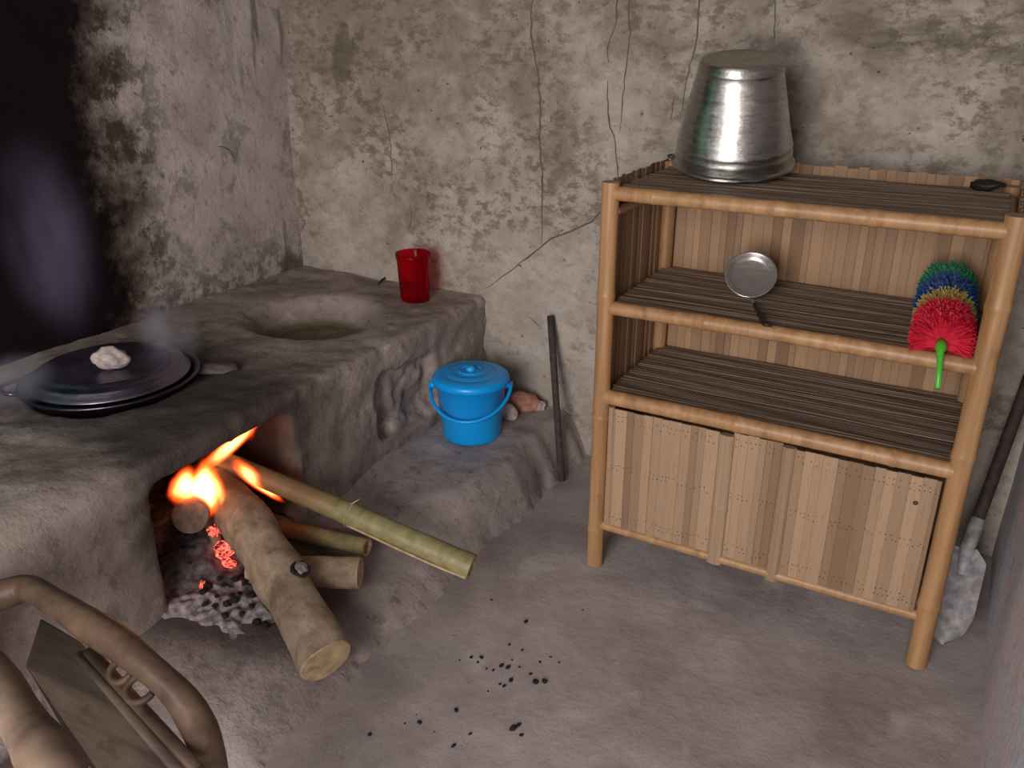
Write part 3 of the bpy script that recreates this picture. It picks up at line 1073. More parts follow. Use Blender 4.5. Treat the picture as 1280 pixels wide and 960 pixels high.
def ash_surf(U, V):
    X = ac.x - 0.02 + U
    Y = ac.y + V
    P = np.stack([X, Y, X * 0], -1)
    r = np.sqrt((U / 0.18) ** 2 + (V / 0.135) ** 2) + 0.28 * vnoise(P, 0.07, 84) + 0.14 * vnoise(P, 0.025, 85)
    hgt = 0.026 * np.clip(1 - r, 0, 1) ** 0.7 * (1 + 0.5 * vnoise(P, 0.05, 81)) + 0.012 * vnoise(P, 0.016, 82) * np.clip(1.2 - r, 0, 1)
    edge = np.clip((1 - r) * 6, -1, 1)
    return np.stack([X, Y, ledge_h(X, Y) + hgt + 0.007 * edge - 0.006], -1)


ash = link('ash_bed', grid_mesh('ash_bed', ash_surf, np.linspace(-0.2, 0.2, 90), np.linspace(-0.15, 0.15, 70)), M['ash'])
tag(ash, 'grey white ash heap below the fire mouth', 'ash', kind='stuff')
kk = Nodes('glowing_ember')
_e = kk.maprange(kk.noise(2.2, 5, 0.65, kk.coord((1, 1, 1), kk.random())), 0.40, 0.66)
M['bed'] = mat_plain('ashy_coals', (0.135, 0.115, 0.12), 0.95, 0, 45, 0.8, 0.8)
M['ember'] = kk.finish(kk.mix(_e, (0.10, 0.03, 0.03), (0.4, 0.08, 0.06)), 0.9, 0, None, 0.1, 0, (1.0, 0.12, 0.08), kk.math('MULTIPLY', _e, 3.0))
coal_mesh = [rock_mesh('coal', 1.0, 90 + i, 1, 0.35, (1, 0.8, 0.7)) for i in range(4)]
for cm in coal_mesh:
    cm.materials.append(M['charcoal'])
coal_px = [(262, 736), (272, 744), (281, 736), (292, 728), (300, 738), (308, 730), (318, 740), (326, 748), (312, 752), (296, 752), (284, 756), (268, 752), (254, 744), (306, 722),
           (322, 730), (330, 738), (336, 756), (300, 764), (278, 766), (316, 764), (330, 768), (258, 756), (290, 742), (276, 728), (312, 744)]
for i, (px, py) in enumerate(coal_px):
    q = at_z(px + random.uniform(-3, 3), py + random.uniform(-3, 3), 0.15)
    z = float(ash_surf(np.array([[q.x - ac.x + 0.02]]), np.array([[q.y - ac.y]]))[0, 0, 2])
    o = bpy.data.objects.new('charcoal_piece', coal_mesh[i % 4])
    COL.objects.link(o)
    s = random.uniform(0.007, 0.016)
    o.scale = (s, s, s)
    o.rotation_euler = (0, 0, random.uniform(0, 6))
    o.location = (q.x, q.y, z - 0.003)
    tag(o, 'black charcoal piece lying in the ash heap below the fire', 'charcoal', 'charcoal pieces in the ash heap')
ember_mesh = [rock_mesh('ember_m', 1.0, 95 + i, 3, 0.55, (1.2, 0.8, 0.7)) for i in range(3)]
for cm in ember_mesh:
    cm.materials.append(M['ember'])
ember_spots = [at_x(268, 668, -1.66), at_x(276, 678, -1.64), at_x(283, 690, -1.62), at_x(290, 700, -1.60), at_x(272, 655, -1.68), at_x(288, 680, -1.66),
               at_x(335, 575, -1.86), at_x(346, 570, -1.86), at_x(352, 583, -1.84), at_x(340, 590, -1.84), at_x(328, 590, -1.86), at_x(350, 560, -1.90),
               at_z(255, 731, 0.165)]
for i, q in enumerate(ember_spots):
    o = bpy.data.objects.new('ember', ember_mesh[i % 3])
    COL.objects.link(o)
    s = random.uniform(0.016, 0.026) if i < 12 else 0.009
    o.scale = (s, s, s)
    o.rotation_euler = (random.uniform(0, 3), random.uniform(0, 3), random.uniform(0, 6))
    o.location = q - Vector((0, 0, s * 0.5))
    if i < 6:
        tag(o, 'glowing pink ember between the stubby log and the thick log', 'ember', 'embers under the stubby log')
    elif i < 12:
        tag(o, 'glowing ember deep in the fire chamber beside the bamboo pole', 'ember', 'embers at the chamber side')
    else:
        tag(o, 'single small ember glowing on the ash heap', 'ember')
# bed of ash and coal inside the chamber that carries them
bedm = grid_mesh('coal_bed', lambda X, Y: np.stack([X, Y, 0.13 + 0.10 * np.exp(-(((X + 1.85) / 0.16) ** 2 + ((Y - 1.40) / 0.16) ** 2)) + 0.06 * np.exp(-(((X + 1.68) / 0.10) ** 2 + ((Y - 1.26) / 0.14) ** 2))
                                                    + 0.014 * vnoise(np.stack([X, Y, X * 0], -1), 0.04, 83)], -1), np.arange(-2.25, -1.55, 0.012), np.arange(1.12, 1.57, 0.012))
tag(link('coal_bed', bedm, M['bed']), 'bed of dark coals inside the fire chamber', 'coals', kind='stuff')

# ------------------------------------------------------------------ flames (thin glowing gas: emission throughout the volume)


def flame(A, B, width, strength, label, seed, heat=1.0, flat=0.8):
    """egg-shaped body of glowing gas, hottest inside, fading to red at its skin"""
    import bmesh
    A, B = Vector(A), Vector(B)
    bm = bmesh.new()
    bmesh.ops.create_icosphere(bm, subdivisions=3, radius=1.0)
    me = bpy.data.meshes.new('flame')
    bm.to_mesh(me)
    bm.free()
    co = np.array([v.co[:] for v in me.vertices])
    taper = (1.0 - 0.42 * co[:, 2]) * 0.80
    co[:, 0] *= taper
    co[:, 1] *= taper
    me.vertices.foreach_set('co', co.ravel())
    kf = Nodes('flame_gas')
    tc = kf.n('ShaderNodeTexCoord')
    sp_ = kf.n('ShaderNodeSeparateXYZ')
    kf.l(tc.outputs['Object'], sp_.inputs[0])
    tp = kf.math('MULTIPLY', kf.math('SUBTRACT', 1.0, kf.math('MULTIPLY', sp_.outputs[2], 0.42)), 0.80)
    cx = kf.math('DIVIDE', sp_.outputs[0], tp)
    cy = kf.math('DIVIDE', sp_.outputs[1], tp)
    cb = kf.n('ShaderNodeCombineXYZ')
    kf.l(cx, cb.inputs[0])
    kf.l(cy, cb.inputs[1])
    kf.l(sp_.outputs[2], cb.inputs[2])
    ln = kf.n('ShaderNodeVectorMath', operation='LENGTH')
    kf.l(cb.outputs[0], ln.inputs[0])
    nz = kf.noise(1.6, 3, 0.6, kf.coord((1, 1, 0.7), kf.random()))
    r_ = kf.math('ADD', ln.outputs['Value'], kf.math('MULTIPLY', kf.math('SUBTRACT', nz, 0.45), 0.55))
    body_ = kf.maprange(r_, 0.25, 0.97, 1.0, 0.0)
    body_ = kf.math('MULTIPLY', body_, kf.maprange(ln.outputs['Value'], 0.8, 1.0, 1.0, 0.0))
    col_ = kf.ramp(body_, [(0.0, (1.0, 0.03, 0.005)), (0.35, (1.0, 0.13 * heat, 0.015)), (1.0, (1.0, 0.50 * heat, 0.16 * heat * heat))])
    e_ = kf.n('ShaderNodeEmission')
    kf.l(col_, e_.inputs[0])
    kf.l(kf.math('MULTIPLY', body_, strength), e_.inputs[1])
    kf.l(e_.outputs[0], kf.out.inputs['Volume'])
    o = link('flame', me, kf.m)
    o.location = (A + B) / 2
    L_ = (B - A).length
    o.scale = (width, width * flat, L_ / 2 * 1.15)
    o.rotation_euler = (B - A).to_track_quat('Z', 'Y').to_euler()
    return tag(o, label, 'flame')


flame(at_x(252, 648, -1.66), at_x(258, 572, -1.70), 0.075, 190, 'broad white hot flame above the stubby log', 1, 1.15, 0.9)
flame(at_x(226, 632, -1.67), at_x(238, 580, -1.70), 0.062, 170, 'yellow flame licking from the bark side of the broad flame', 2, 1.05)
flame(at_x(252, 586, -1.70), at_x(328, 526, -1.72), 0.034, 200, 'slanting orange flame tongue above the bamboo pole', 3, 0.95, 0.8)
flame(at_x(308, 552, -1.72), at_x(314, 496, -1.72), 0.036, 60, 'thin red flame tip rising to the top of the fire mouth', 4, 0.5)
flame(at_x(290, 576, -1.64), at_x(356, 628, -1.585), 0.046, 190, 'orange flame between thick log and bamboo pole', 5, 1.0, 0.7)
flame(at_x(266, 590, -1.64), at_x(282, 640, -1.62), 0.030, 80, 'short orange flame along the side of the thick log', 6, 0.8, 0.6)
fl = bpy.data.lights.new('fire_glow', 'POINT')
fl.energy = 0.6
fl.color = (1.0, 0.36, 0.10)
fl.shadow_soft_size = 0.05
flo = bpy.data.objects.new('fire_glow', fl)
COL.objects.link(flo)
flo.location = at_x(272, 585, -1.72)

# ------------------------------------------------------------------ bamboo shelf
SX0, SX1, SY0, SY1 = -0.838, 0.056, 2.0, 2.432
shelf = thing('bamboo_shelf', (SX0, SY0, 0), 'split bamboo shelf with two doors below, standing against the plaster wall', 'shelf')


def pole(name, A, B, r, nodes=(), seed=0, mat='pole', parent=shelf, seg=14, bend=0.0, flat=1.0):
    A, B = Vector(A), Vector(B)
    rr = random.Random(seed)
    ts = sorted(set([0, 1] + [i / 16 for i in range(17)] + [x for nn in nodes for x in (nn - 0.012, nn - 0.004, nn, nn + 0.004, nn + 0.012) if 0 < x < 1]))
    pts, rad = [], []
    w = Vector((rr.uniform(-1, 1), rr.uniform(-1, 1), rr.uniform(-1, 1))) * bend
    for t in ts:
        pts.append(A.lerp(B, t) + w * math.sin(math.pi * t))
        q = 1.0 + 0.02 * math.sin(5 * t + seed)
        for nn in nodes:
            q += 0.09 * math.exp(-((t - nn) / 0.006) ** 2) + 0.03 * math.exp(-((t - nn) / 0.03) ** 2)
        rad.append(r * q)
    o = MB().tube(pts, rad, seg, True, flat).build(name, M[mat])
    auto_smooth(o, 50)
    adopt(o, parent)
    return o


HT = 1.139
pole('post', (SX0, SY0, 0.0), (SX0, SY0, HT), 0.0235, (0.11, 0.43, 0.74), 1)
pole('post', (SX1, SY0, 0.0), (SX1, SY0, HT + 0.005), 0.0255, (0.16, 0.52, 0.83), 2)
pole('post', (SX0 + 0.015, SY1 - 0.025, 0.0), (SX0 + 0.015, SY1 - 0.025, HT), 0.0205, (0.2, 0.6, 0.9), 3)
pole('post', (SX1 - 0.015, SY1 - 0.025, 0.0), (SX1 - 0.015, SY1 - 0.025, HT), 0.0205, (0.25, 0.55, 0.85), 4)
LEVELS = [1.112, 0.812, 0.556]       # rail heights of the three boards
RR = [0.0185, 0.019, 0.0215]
for i, (z, r) in enumerate(zip(LEVELS, RR)):
    pole('rail', (SX0 + 0.012, SY0 - 0.002, z), (SX1 - 0.012, SY0 - 0.002, z - 0.002), r, ((0.12, 0.46, 0.70), (0.30, 0.66), (0.42, 0.85))[i], 10 + i, bend=0.003)
    for xs in (SX0 + 0.012, SX1 - 0.012):
        pole('side_rail', (xs, SY0, z - 0.004), (xs, SY1 - 0.02, z - 0.004), 0.014, (0.4,), 20 + i)
    pole('back_rail', (SX0, SY1 - 0.028, z - 0.006), (SX1, SY1 - 0.028, z - 0.006), 0.014, (0.3, 0.7), 30 + i)
pole('bottom_rail', (SX0 + 0.012, SY0, 0.143), (SX1 - 0.012, SY0, 0.143), 0.0145, (0.35, 0.80), 16, bend=0.002)
for xs in (SX0 + 0.012, SX1 - 0.012):
    pole('side_rail', (xs, SY0, 0.143), (xs, SY1 - 0.02, 0.143), 0.014, (0.5,), 26)
pole('back_rail', (SX0, SY1 - 0.028, 0.143), (SX1, SY1 - 0.028, 0.143), 0.014, (0.4,), 27)

# boards woven of thin strips (too fine to pick apart singly)
for i, z in enumerate(LEVELS):
    b = MB()
    y = SY0 + 0.012
    top = z + RR[i] * 0.72
    rr = random.Random(200 + i)
    while y < SY1 - 0.012:
        w = rr.uniform(0.0055, 0.0095)
        a0, a1 = SX0 + rr.uniform(0.012, 0.02), SX1 - rr.uniform(0.012, 0.02)
        zz = top + rr.uniform(-0.0018, 0.0018)
        nseg = 8
        V, Fq = [], []
        for s in range(nseg + 1):
            xx = a0 + (a1 - a0) * s / nseg
            dz = 0.0015 * math.sin(s * 1.3 + y * 90)
            V += [(xx, y, zz - 0.002 + dz), (xx, y + w * 0.22, zz + 0.0012 + dz), (xx, y + w * 0.72, zz + 0.0012 + dz), (xx, y + w * 0.94, zz - 0.002 + dz)]
        for s in range(nseg):
            for kx in range(3):
                Fq.append((s * 4 + kx, (s + 1) * 4 + kx, (s + 1) * 4 + kx + 1, s * 4 + kx + 1))
        b.add(V, Fq)
        y += w
    o = b.build('strip_board', M['mat'], None, False)
    o['kind'] = 'stuff'
    adopt(o, shelf)
    adopt(MB().box((SX0 + 0.012, SY0 + 0.01, top - 0.010), (SX1 - 0.012, SY1 - 0.012, top - 0.005)).build('board_lining', M['lath'], None, False), shelf)
TOP = LEVELS[0] + RR[0] * 0.72 + 0.0018
SH2 = LEVELS[1] + RR[1] * 0.72 + 0.0018


def slat_mesh(name, mat):
    """unit slat: width 1 (x), thickness toward -y, height 1 (z), bowed front"""
    xs = [-0.5, -0.42, -0.2, 0.0, 0.2, 0.42, 0.5]
    ys = [-0.0012, -0.0019, -0.0024, -0.0025, -0.0024, -0.0019, -0.0012]
    zs = [0.0, 0.35, 0.7, 1.0]
    V, Fq = [], []
    for z in zs:
        V += [(x, y, z) for x, y in zip(xs, ys)]
    n = len(xs)
    for i in range(len(zs) - 1):
        for j in range(n - 1):
            Fq.append((i * n + j, i * n + j + 1, (i + 1) * n + j + 1, (i + 1) * n + j))
    q = len(V)
    V += [(-0.5, 0.0018, 0), (0.5, 0.0018, 0), (-0.5, 0.0018, 1), (0.5, 0.0018, 1)]
    t = (len(zs) - 1) * n
    Fq += [(q + 1, q, q + 2, q + 3), (0, q) + (q + 2, t, 2 * n, n), (n - 1, 2 * n - 1, 3 * n - 1, t + n - 1, q + 3, q + 1), tuple(t + j for j in range(n)) + (q + 3, q + 2),
           (q, q + 1) + tuple(range(n - 1, -1, -1))]
    me = pydata(name, V, Fq)
    me.materials.append(mat)
    return me


SL = slat_mesh('slat', M['slat'])
SLD = slat_mesh('door_slat', M['door_slat'])


def slats(parent, mesh, A, B, z0, z1, wmin, wmax, seed, normal_angle, gap=0.0007, jit=0.0025):
    """row of upright slats from A to B (xy); normal_angle turns the bowed face"""
    rr = random.Random(seed)
    A, B = Vector(A), Vector(B)
    L = (B - A).length
    u = (B - A).normalized()
    s = 0.0
    while s < L - 0.004:
        w = min(rr.uniform(wmin, wmax), L - s)
        if L - s - w < wmin * 0.5:
            w = L - s
        p = A + u * (s + w / 2)
        o = bpy.data.objects.new('slat', mesh)
        COL.objects.link(o)
        za, zb = z0 + rr.uniform(-jit, jit), z1 + rr.uniform(-jit, jit)
        o.location = Vector((p.x, p.y, za)) - parent_world(parent)
        nv = Matrix.Rotation(normal_angle, 3, 'Z') @ Vector((0, -1, 0))
        o.location += nv * rr.uniform(-0.001, 0.0012)
        o.scale = (w - gap, 1.0, zb - za)
        o.rotation_euler = (0, 0, normal_angle)
        o.parent = parent
        s += w


def parent_world(o):
    v = Vector(o.location)
    while o.parent is not None:
        o = o.parent
        v += Vector(o.location)
    return v


def local_part(name, mb, mat, parent, origin):
    """part whose own origin sits at `origin` (world) so that its children can use offsets"""
    pw = parent_world(parent)
    mb.v = [tuple(Vector(v) - Vector(origin)) for v in mb.v]
    o = mb.build(name, mat, None, False)
    o.parent = parent
    o.location = Vector(origin) - pw
    return o


# back panel: laths with upright slats in front
b = MB()
for z in (0.25, 0.50, 0.72, 0.98, 1.10):
    b.box((SX0, SY1 + 0.004, z), (SX1, SY1 + 0.012, z + 0.025))
b.box((SX0 + 0.002, SY1 + 0.0025, 0.135), (SX1 - 0.002, SY1 + 0.0045, 1.13))
back = local_part('back_panel', b, M['lining'], shelf, (SX0, SY1, 0))
slats(back, SL, (SX0 + 0.002, SY1), (SX1 - 0.002, SY1), 0.13, 1.153, 0.018, 0.036, 300, 0.0, jit=0.003)
# side panels
for sx, ang, sd in ((SX0 - 0.004, math.radians(90), 301), (SX1 + 0.004, math.radians(-90), 302)):
    b = MB()
    dx = -0.004 if ang > 0 else 0.004
    for z in (0.25, 0.50, 0.74, 1.03):
        b.box((min(sx + dx, sx + dx * 2.5), SY0 + 0.02, z), (max(sx + dx, sx + dx * 2.5), SY1, z + 0.022))
    b.box((min(sx + dx * 0.6, sx + dx), SY0 + 0.021, 0.135), (max(sx + dx * 0.6, sx + dx), SY1 - 0.003, 1.125))
    sp_ = local_part('side_panel', b, M['lining'], shelf, (sx, SY0, 0))
    slats(sp_, SL, (sx, SY0 + 0.020), (sx, SY1 - 0.002), 0.13, 1.143, 0.016, 0.028, sd, ang)

# lower doors
ZD0, ZD1 = 0.156, 0.530


def door(name, x0, x1, y, z0, z1, seed, wmin, wmax, label=None):
    b_ = MB()
    for z in (z0 + 0.02, (z0 + z1) / 2 - 0.01, z1 - 0.045):
        b_.box((x0 + 0.004, y + 0.003, z), (x1 - 0.004, y + 0.012, z + 0.025))
    b_.box((x0 + 0.003, y + 0.0022, z0 + 0.004), (x1 - 0.003, y + 0.004, z1 - 0.004))
    d = local_part(name, b_, M['lining'], shelf, (x0, y, z0))
    slats(d, SLD, (x0, y), (x1, y), z0, z1, wmin, wmax, seed, 0.0, 0.0003, 0.0012)
    rr = random.Random(seed + 9)
    nb_ = MB()
    for zz in (z0 + 0.025, z0 + 0.040, (z0 + z1) / 2, (z0 + z1) / 2 + 0.012, z1 - 0.020, z1 - 0.036):
        xx = x0 + 0.008
        while xx < x1 - 0.006:
            if rr.random() < 0.75:
                c = Vector((xx, y - 0.0022, zz + rr.uniform(-0.003, 0.003)))
                nb_.tube([c, c + Vector((0, -0.0012, 0))], [0.0017, 0.0013], 6)
            xx += rr.uniform(0.009, 0.014)
    no = local_part('nails', nb_, M['nail'], d, (x0, y, z0))
    no['kind'] = 'stuff'
    if label:
        d['label'] = label
    return d


door('door', SX0 + 0.026, -0.500, SY0 - 0.006, ZD0, ZD1 - 0.004, 410, 0.018, 0.034, 'bamboo slat door beside the front post, wider slats')
door('fixed_panel', -0.463, -0.338, SY0 - 0.004, ZD0, ZD1 + 0.002, 420, 0.014, 0.028, 'narrow fixed slat panel between the doors')
door('door', -0.306, SX1 - 0.030, SY0 - 0.008, ZD0 - 0.002, ZD1 - 0.006, 430, 0.018, 0.036, 'broad bamboo slat door with knot hole')
# half-round stiles
for nm, x, r, za, zb, sd in (('stile', -0.480, 0.0235, 0.128, 0.522, 51), ('stile', -0.322, 0.0205, 0.126, 0.526, 52)):
    pole(nm, (x, SY0 - 0.006, za), (x, SY0 - 0.006, zb), r * 0.45, (0.44,) if sd == 51 else (0.5,), sd, 'door_slat', flat=2.0)
pole('post_lath', (SX0 + 0.034, SY0 - 0.004, 0.155), (SX0 + 0.034, SY0 - 0.004, 0.53), 0.009, (0.5,), 53, 'door_slat')
kh = MB().tube([(-0.02, SY0 - 0.0118, 0.455), (-0.02, SY0 - 0.0128, 0.455)], [0.006, 0.004], 10)
o = kh.build('knot_hole', M['nail'])
adopt(o, shelf)
# diagonal braces under the top board
pole('brace', (SX0 + 0.012, SY0 + 0.005, 1.065), (SX0 + 0.012, SY1 - 0.03, 1.065), 0.013, (), 61)

# ------------------------------------------------------------------ aluminium pot upside down on top
front = at_z(912, 231, TOP)            # lowest point of the rim, on the strip board
tilt = math.radians(11)
fd = Vector((front.x, front.y, 0)).normalized()       # away from the camera
RB, RT, PH = 0.155, 0.107, 0.268
ctr = front + Vector((0, 1, 0)) * 0.0 + fd * (RB * math.cos(tilt)) + Vector((0, 0, RB * math.sin(tilt) + 0.004))
side = Vector((0, 0, 1)).cross(fd).normalized()
pm = Matrix.Translation(Vector((0, 0, 0))) @ Matrix.Rotation(tilt, 4, side) 
# make sure the pot leans toward the camera
if (pm @ Vector((0, 0, 1))).dot(fd) > 0:
    pm = Matrix.Rotation(-tilt, 4, side)
pot = thing('aluminium_pot', ctr, 'large dented aluminium pot turned upside down on top of the bamboo shelf', 'pot')
prof = [(RB - 0.004, 0.001), (RB + 0.003, 0.0), (RB + 0.006, 0.004), (RB + 0.005, 0.009), (RB - 0.001, 0.012), (RB - 0.0035, 0.030), (RB - 0.003, 0.034), (RB - 0.0045, 0.038), (RB - 0.0055, 0.050), (RB - 0.005, 0.054), (RB - 0.0065, 0.058)]
for t in np.linspace(0.08, 1, 14):
    prof.append((RB - 0.006 + (RT - RB + 0.006) * t, 0.058 + (PH - 0.030 - 0.058) * t))
prof += [(RT + 0.001, PH - 0.026), (RT - 0.001, PH - 0.022), (RT - 0.002, PH - 0.010), (RT - 0.007, PH - 0.002), (RT - 0.014, PH), (RT - 0.022, PH - 0.003), (0.06, PH - 0.004), (0.0, PH - 0.004),
         (0.0, PH - 0.007), (RT - 0.02, PH - 0.008), (RT - 0.006, PH - 0.02), (RB - 0.006, 0.03), (RB - 0.004, 0.001)]
b = MB().lathe(prof, 96)
V = np.array([v[:] for v in b.v])
nrm = V * [1, 1, 0]
ln = np.linalg.norm(nrm, axis=1, keepdims=True) + 1e-6
V = V + nrm / ln * (0.0016 * vnoise(V, 0.07, 501) + 0.0008 * vnoise(V, 0.03, 502))[:, None]
b.v = [tuple(pm @ Vector(v)) for v in V]
po = b.build('pot_body', M['pot'], pot)
auto_smooth(po, 40)
# bail ring by the rim
hp = []
for t in np.linspace(-0.25 * math.pi, 1.25 * math.pi, 15):
    hp.append(pm @ (Matrix.Rotation(0, 3, 'Z') @ (side * -1.0 * -(RB + 0.004 + 0.010 * math.sin(t)) + fd * (0.012 * math.cos(t)) + Vector((0, 0, 0.012)))))
MB().tube(hp, 0.0028, 8).build('handle_ring', M['iron'], pot)

# dark bundle on the rear edge of the top board
q = at_y(1258, 240, SY1 - 0.03)
rag = link('rag_bundle', rock_mesh('rag_bundle', 0.024, 77, 3, 0.4, (1.7, 0.9, 0.55)), M['handle_black'])
rag.location = (min(q.x, SX1 - 0.075), SY1 - 0.05, TOP - 0.001)
tag(rag, 'small dark rag bundle at the rear edge of the shelf top', 'rag')

# ------------------------------------------------------------------ steel skimmer on the middle board
k0 = at_z(955, 405, SH2 + 0.010)
k1 = at_z(938, 373, SH2 + 0.008)
sk = thing('skimmer', (k1.x, k1.y, SH2), 'round steel skimmer with thin dark handle lying on the middle shelf', 'skimmer')
cdir = Vector((-k1.x, -k1.y, 0)).normalized()
lean = math.radians(40)
upd = Vector((-cdir.x * math.sin(lean), -cdir.y * math.sin(lean), math.cos(lean)))
nrm = Vector((cdir.x * math.cos(lean), cdir.y * math.cos(lean), math.sin(lean)))
sidev = upd.cross(nrm).normalized()
DR = 0.067
dc = Vector((-0.006, 0, 0.008)) + upd * DR
mt = Matrix((sidev, upd, nrm)).transposed().to_4x4()
mt.translation = dc
MB().lathe([(0.0, -0.010), (0.045, -0.009), (0.056, -0.004), (0.061, 0.004), (0.066, 0.006), (0.068, 0.004), (0.067, 0.001), (0.062, -0.002), (0.056, -0.009), (0.045, -0.013), (0.0, -0.014)], 48, mt).build('dish', M['steel'], sk)
w = k0 - Vector((k1.x, k1.y, SH2))
v0 = Vector((0, 0, 0.010))
MB().tube([v0, v0 + (w - v0) * 0.3 + Vector((0, 0, 0.003))], [0.003, 0.003], 8).build('neck', M['steel'], sk)
p1 = v0 + (w - v0) * 0.3 + Vector((0, 0, 0.003))
hk = [p1, p1.lerp(w, 0.5), w, w + Vector((0.004, -0.004, 0.001)), w + Vector((0.018, -0.002, -0.001))]
MB().tube(hk, [0.0045, 0.006, 0.0055, 0.005, 0.004], 8).build('handle', M['handle_black'], sk)

# ------------------------------------------------------------------ fuzzy duster
dus = thing('duster', (-0.035, 2.06, SH2), 'fuzzy red, blue and green duster with green handle on the middle shelf', 'duster')
HA = Vector((0.0, -0.068, 0.020))        # where the handle enters the head (relative)
HB = Vector((-0.018, 0.250, 0.062))
axd = (HB - HA).normalized()
sA = axd.cross(Vector((0, 0, 1))).normalized()
sB = sA.cross(axd).normalized()


def bristles(name, t0, t1, rad, count, mat, seed, fwd):
    rr = random.Random(seed)
    b_ = MB()
    for i in range(count):
        t = rr.uniform(t0, t1)
        a = rr.uniform(0, 2 * math.pi)
        d = sA * math.cos(a) + sB * math.sin(a)
        tw = sA * -math.sin(a) + sB * math.cos(a)
        p = HA + axd * (t * (HB - HA).length)
        L = rad * rr.uniform(0.80, 1.08)
        f_ = axd * (rr.uniform(-0.35, 0.35) + fwd) * L
        tip = p + d * L + f_ + tw * rr.uniform(-0.2, 0.2) * L
        if tip.z < 0.002:
            tip = tip + axd * 0.0
            tip.z = 0.002 + rr.uniform(0, 0.006)
        mid = p + d * L * 0.55 + f_ * 0.3
        mid.z = max(mid.z, 0.006)
        wd = rr.uniform(0.0018, 0.0032)
        b_.add([p - tw * wd * 0.6, p + tw * wd * 0.6, mid + tw * wd, mid - tw * wd, tip + tw * wd * 0.6, tip - tw * wd * 0.6],
               [(0, 1, 2, 3), (3, 2, 4, 5)])
    o_ = b_.build(name, mat, dus, False)
    o_['kind'] = 'stuff'
    return o_


bristles('red_bristles', 0.06, 0.40, 0.064, 3600, M['red_b'], 601, -0.15)
bristles('mustard_bristles', 0.42, 0.56, 0.064, 1300, M['yel_b'], 602, 0.0)
bristles('navy_bristles', 0.58, 0.82, 0.066, 2200, M['blue_b'], 603, 0.1)
bristles('green_bristles', 0.84, 1.0, 0.064, 1800, M['green_b'], 604, 0.35)
core = MB().tube([HA + axd * 0.02, HB], [0.012, 0.012], 12).build('core', M['green_p'], dus)
hs = HA + axd * 0.03
he = Vector((0.012, -0.150, -0.048))
hpts = [hs, HA - axd * 0.012, HA - axd * 0.022 + Vector((0, 0, -0.004)), (HA + he) / 2 + Vector((0, 0, 0.003)), he]
MB().tube(hpts, [0.011, 0.012, 0.008, 0.0062, 0.0055], 12).build('handle', M['green_p'], dus)

# ------------------------------------------------------------------ shovel in the corner
s_tip = at_z(1172, 804, 0.006) + Vector((0.012, 0, 0))
s_neck = Vector((0.125, 2.335, 0.17))
s_top = Vector((0.185, 2.56, 0.62))
shv = thing('shovel', s_tip, 'dusty steel shovel standing in the corner beside the bamboo shelf', 'shovel')
ax = (s_neck - s_tip)
L = ax.length
ax.normalize()
sd = Vector((0.80, -0.45, 0.0))
sd = (sd - ax * sd.dot(ax)).normalized()
nn = sd.cross(ax).normalized()
V, Fq = [], []
nu, nv = 16, 11
for i in range(nu):
    t = i / (nu - 1)
    wd = 0.058 * min(1, math.sqrt(max(0.0, 1 - (1 - min(1, t / 0.55)) ** 2)) + 0.10) * (1 if t < 0.86 else 1 - 0.55 * (t - 0.86) / 0.14)
    for j in range(nv):
        s = -1 + 2 * j / (nv - 1)
        p = s_tip + ax * (L * t) + sd * (wd * s) - nn * (0.020 * (1 - s * s) * (0.4 + 0.6 * t) - 0.010)
        V.append(p)
for i in range(nu - 1):
    for j in range(nv - 1):
        a = i * nv + j
        Fq.append((a, a + 1, a + nv + 1, a + nv))
n0 = len(V)
V += [v - nn * 0.0025 for v in V]
Fq += [tuple(reversed([x + n0 for x in q])) for q in Fq]
o = link('blade', pydata('blade', V, Fq), M['shovel'])
adopt(o, shv)
sock = [s_tip + ax * (L * 0.72), s_tip + ax * (L * 0.9), s_neck, s_neck.lerp(s_top, 0.18)]
adopt(MB().tube(sock, [0.010, 0.016, 0.019, 0.020], 12).build('socket', M['shovel']), shv)
adopt(MB().tube([s_neck.lerp(s_top, t) for t in np.linspace(0.12, 1.0, 8)], 0.0165, 12).build('shaft', M['shaft']), shv)

# ------------------------------------------------------------------ rustic chair in the foreground
far_arm = [(-60, 752, 0.50), (0, 744, 0.52), (35, 736, 0.53), (70, 754, 0.54), (110, 780, 0.54), (150, 806, 0.53), (190, 838, 0.51), (222, 868, 0.48), (247, 905, 0.43), (262, 945, 0.36), (270, 985, 0.27), (272, 1040, 0.12)]
W = [at_z(*q) for q in far_arm]
fx = W[-1]
chair = thing('rustic_chair', (W[5].x, W[5].y - 0.15, 0), 'low worn wooden chair with bent branch arm in front of the hearth', 'chair')


def spline(P, n):
    P = [Vector(p) for p in P]
    out = []
    for i in range(len(P) - 1):
        p0, p1_, p2, p3 = P[max(i - 1, 0)], P[i], P[i + 1], P[min(i + 2, len(P) - 1)]
        for s in range(n):
            t = s / n
            out.append(0.5 * ((2 * p1_) + (p2 - p0) * t + (2 * p0 - 5 * p1_ + 4 * p2 - p3) * t * t + (3 * p1_ - p0 - 3 * p2 + p3) * t ** 3))
    out.append(P[-1])
    return out


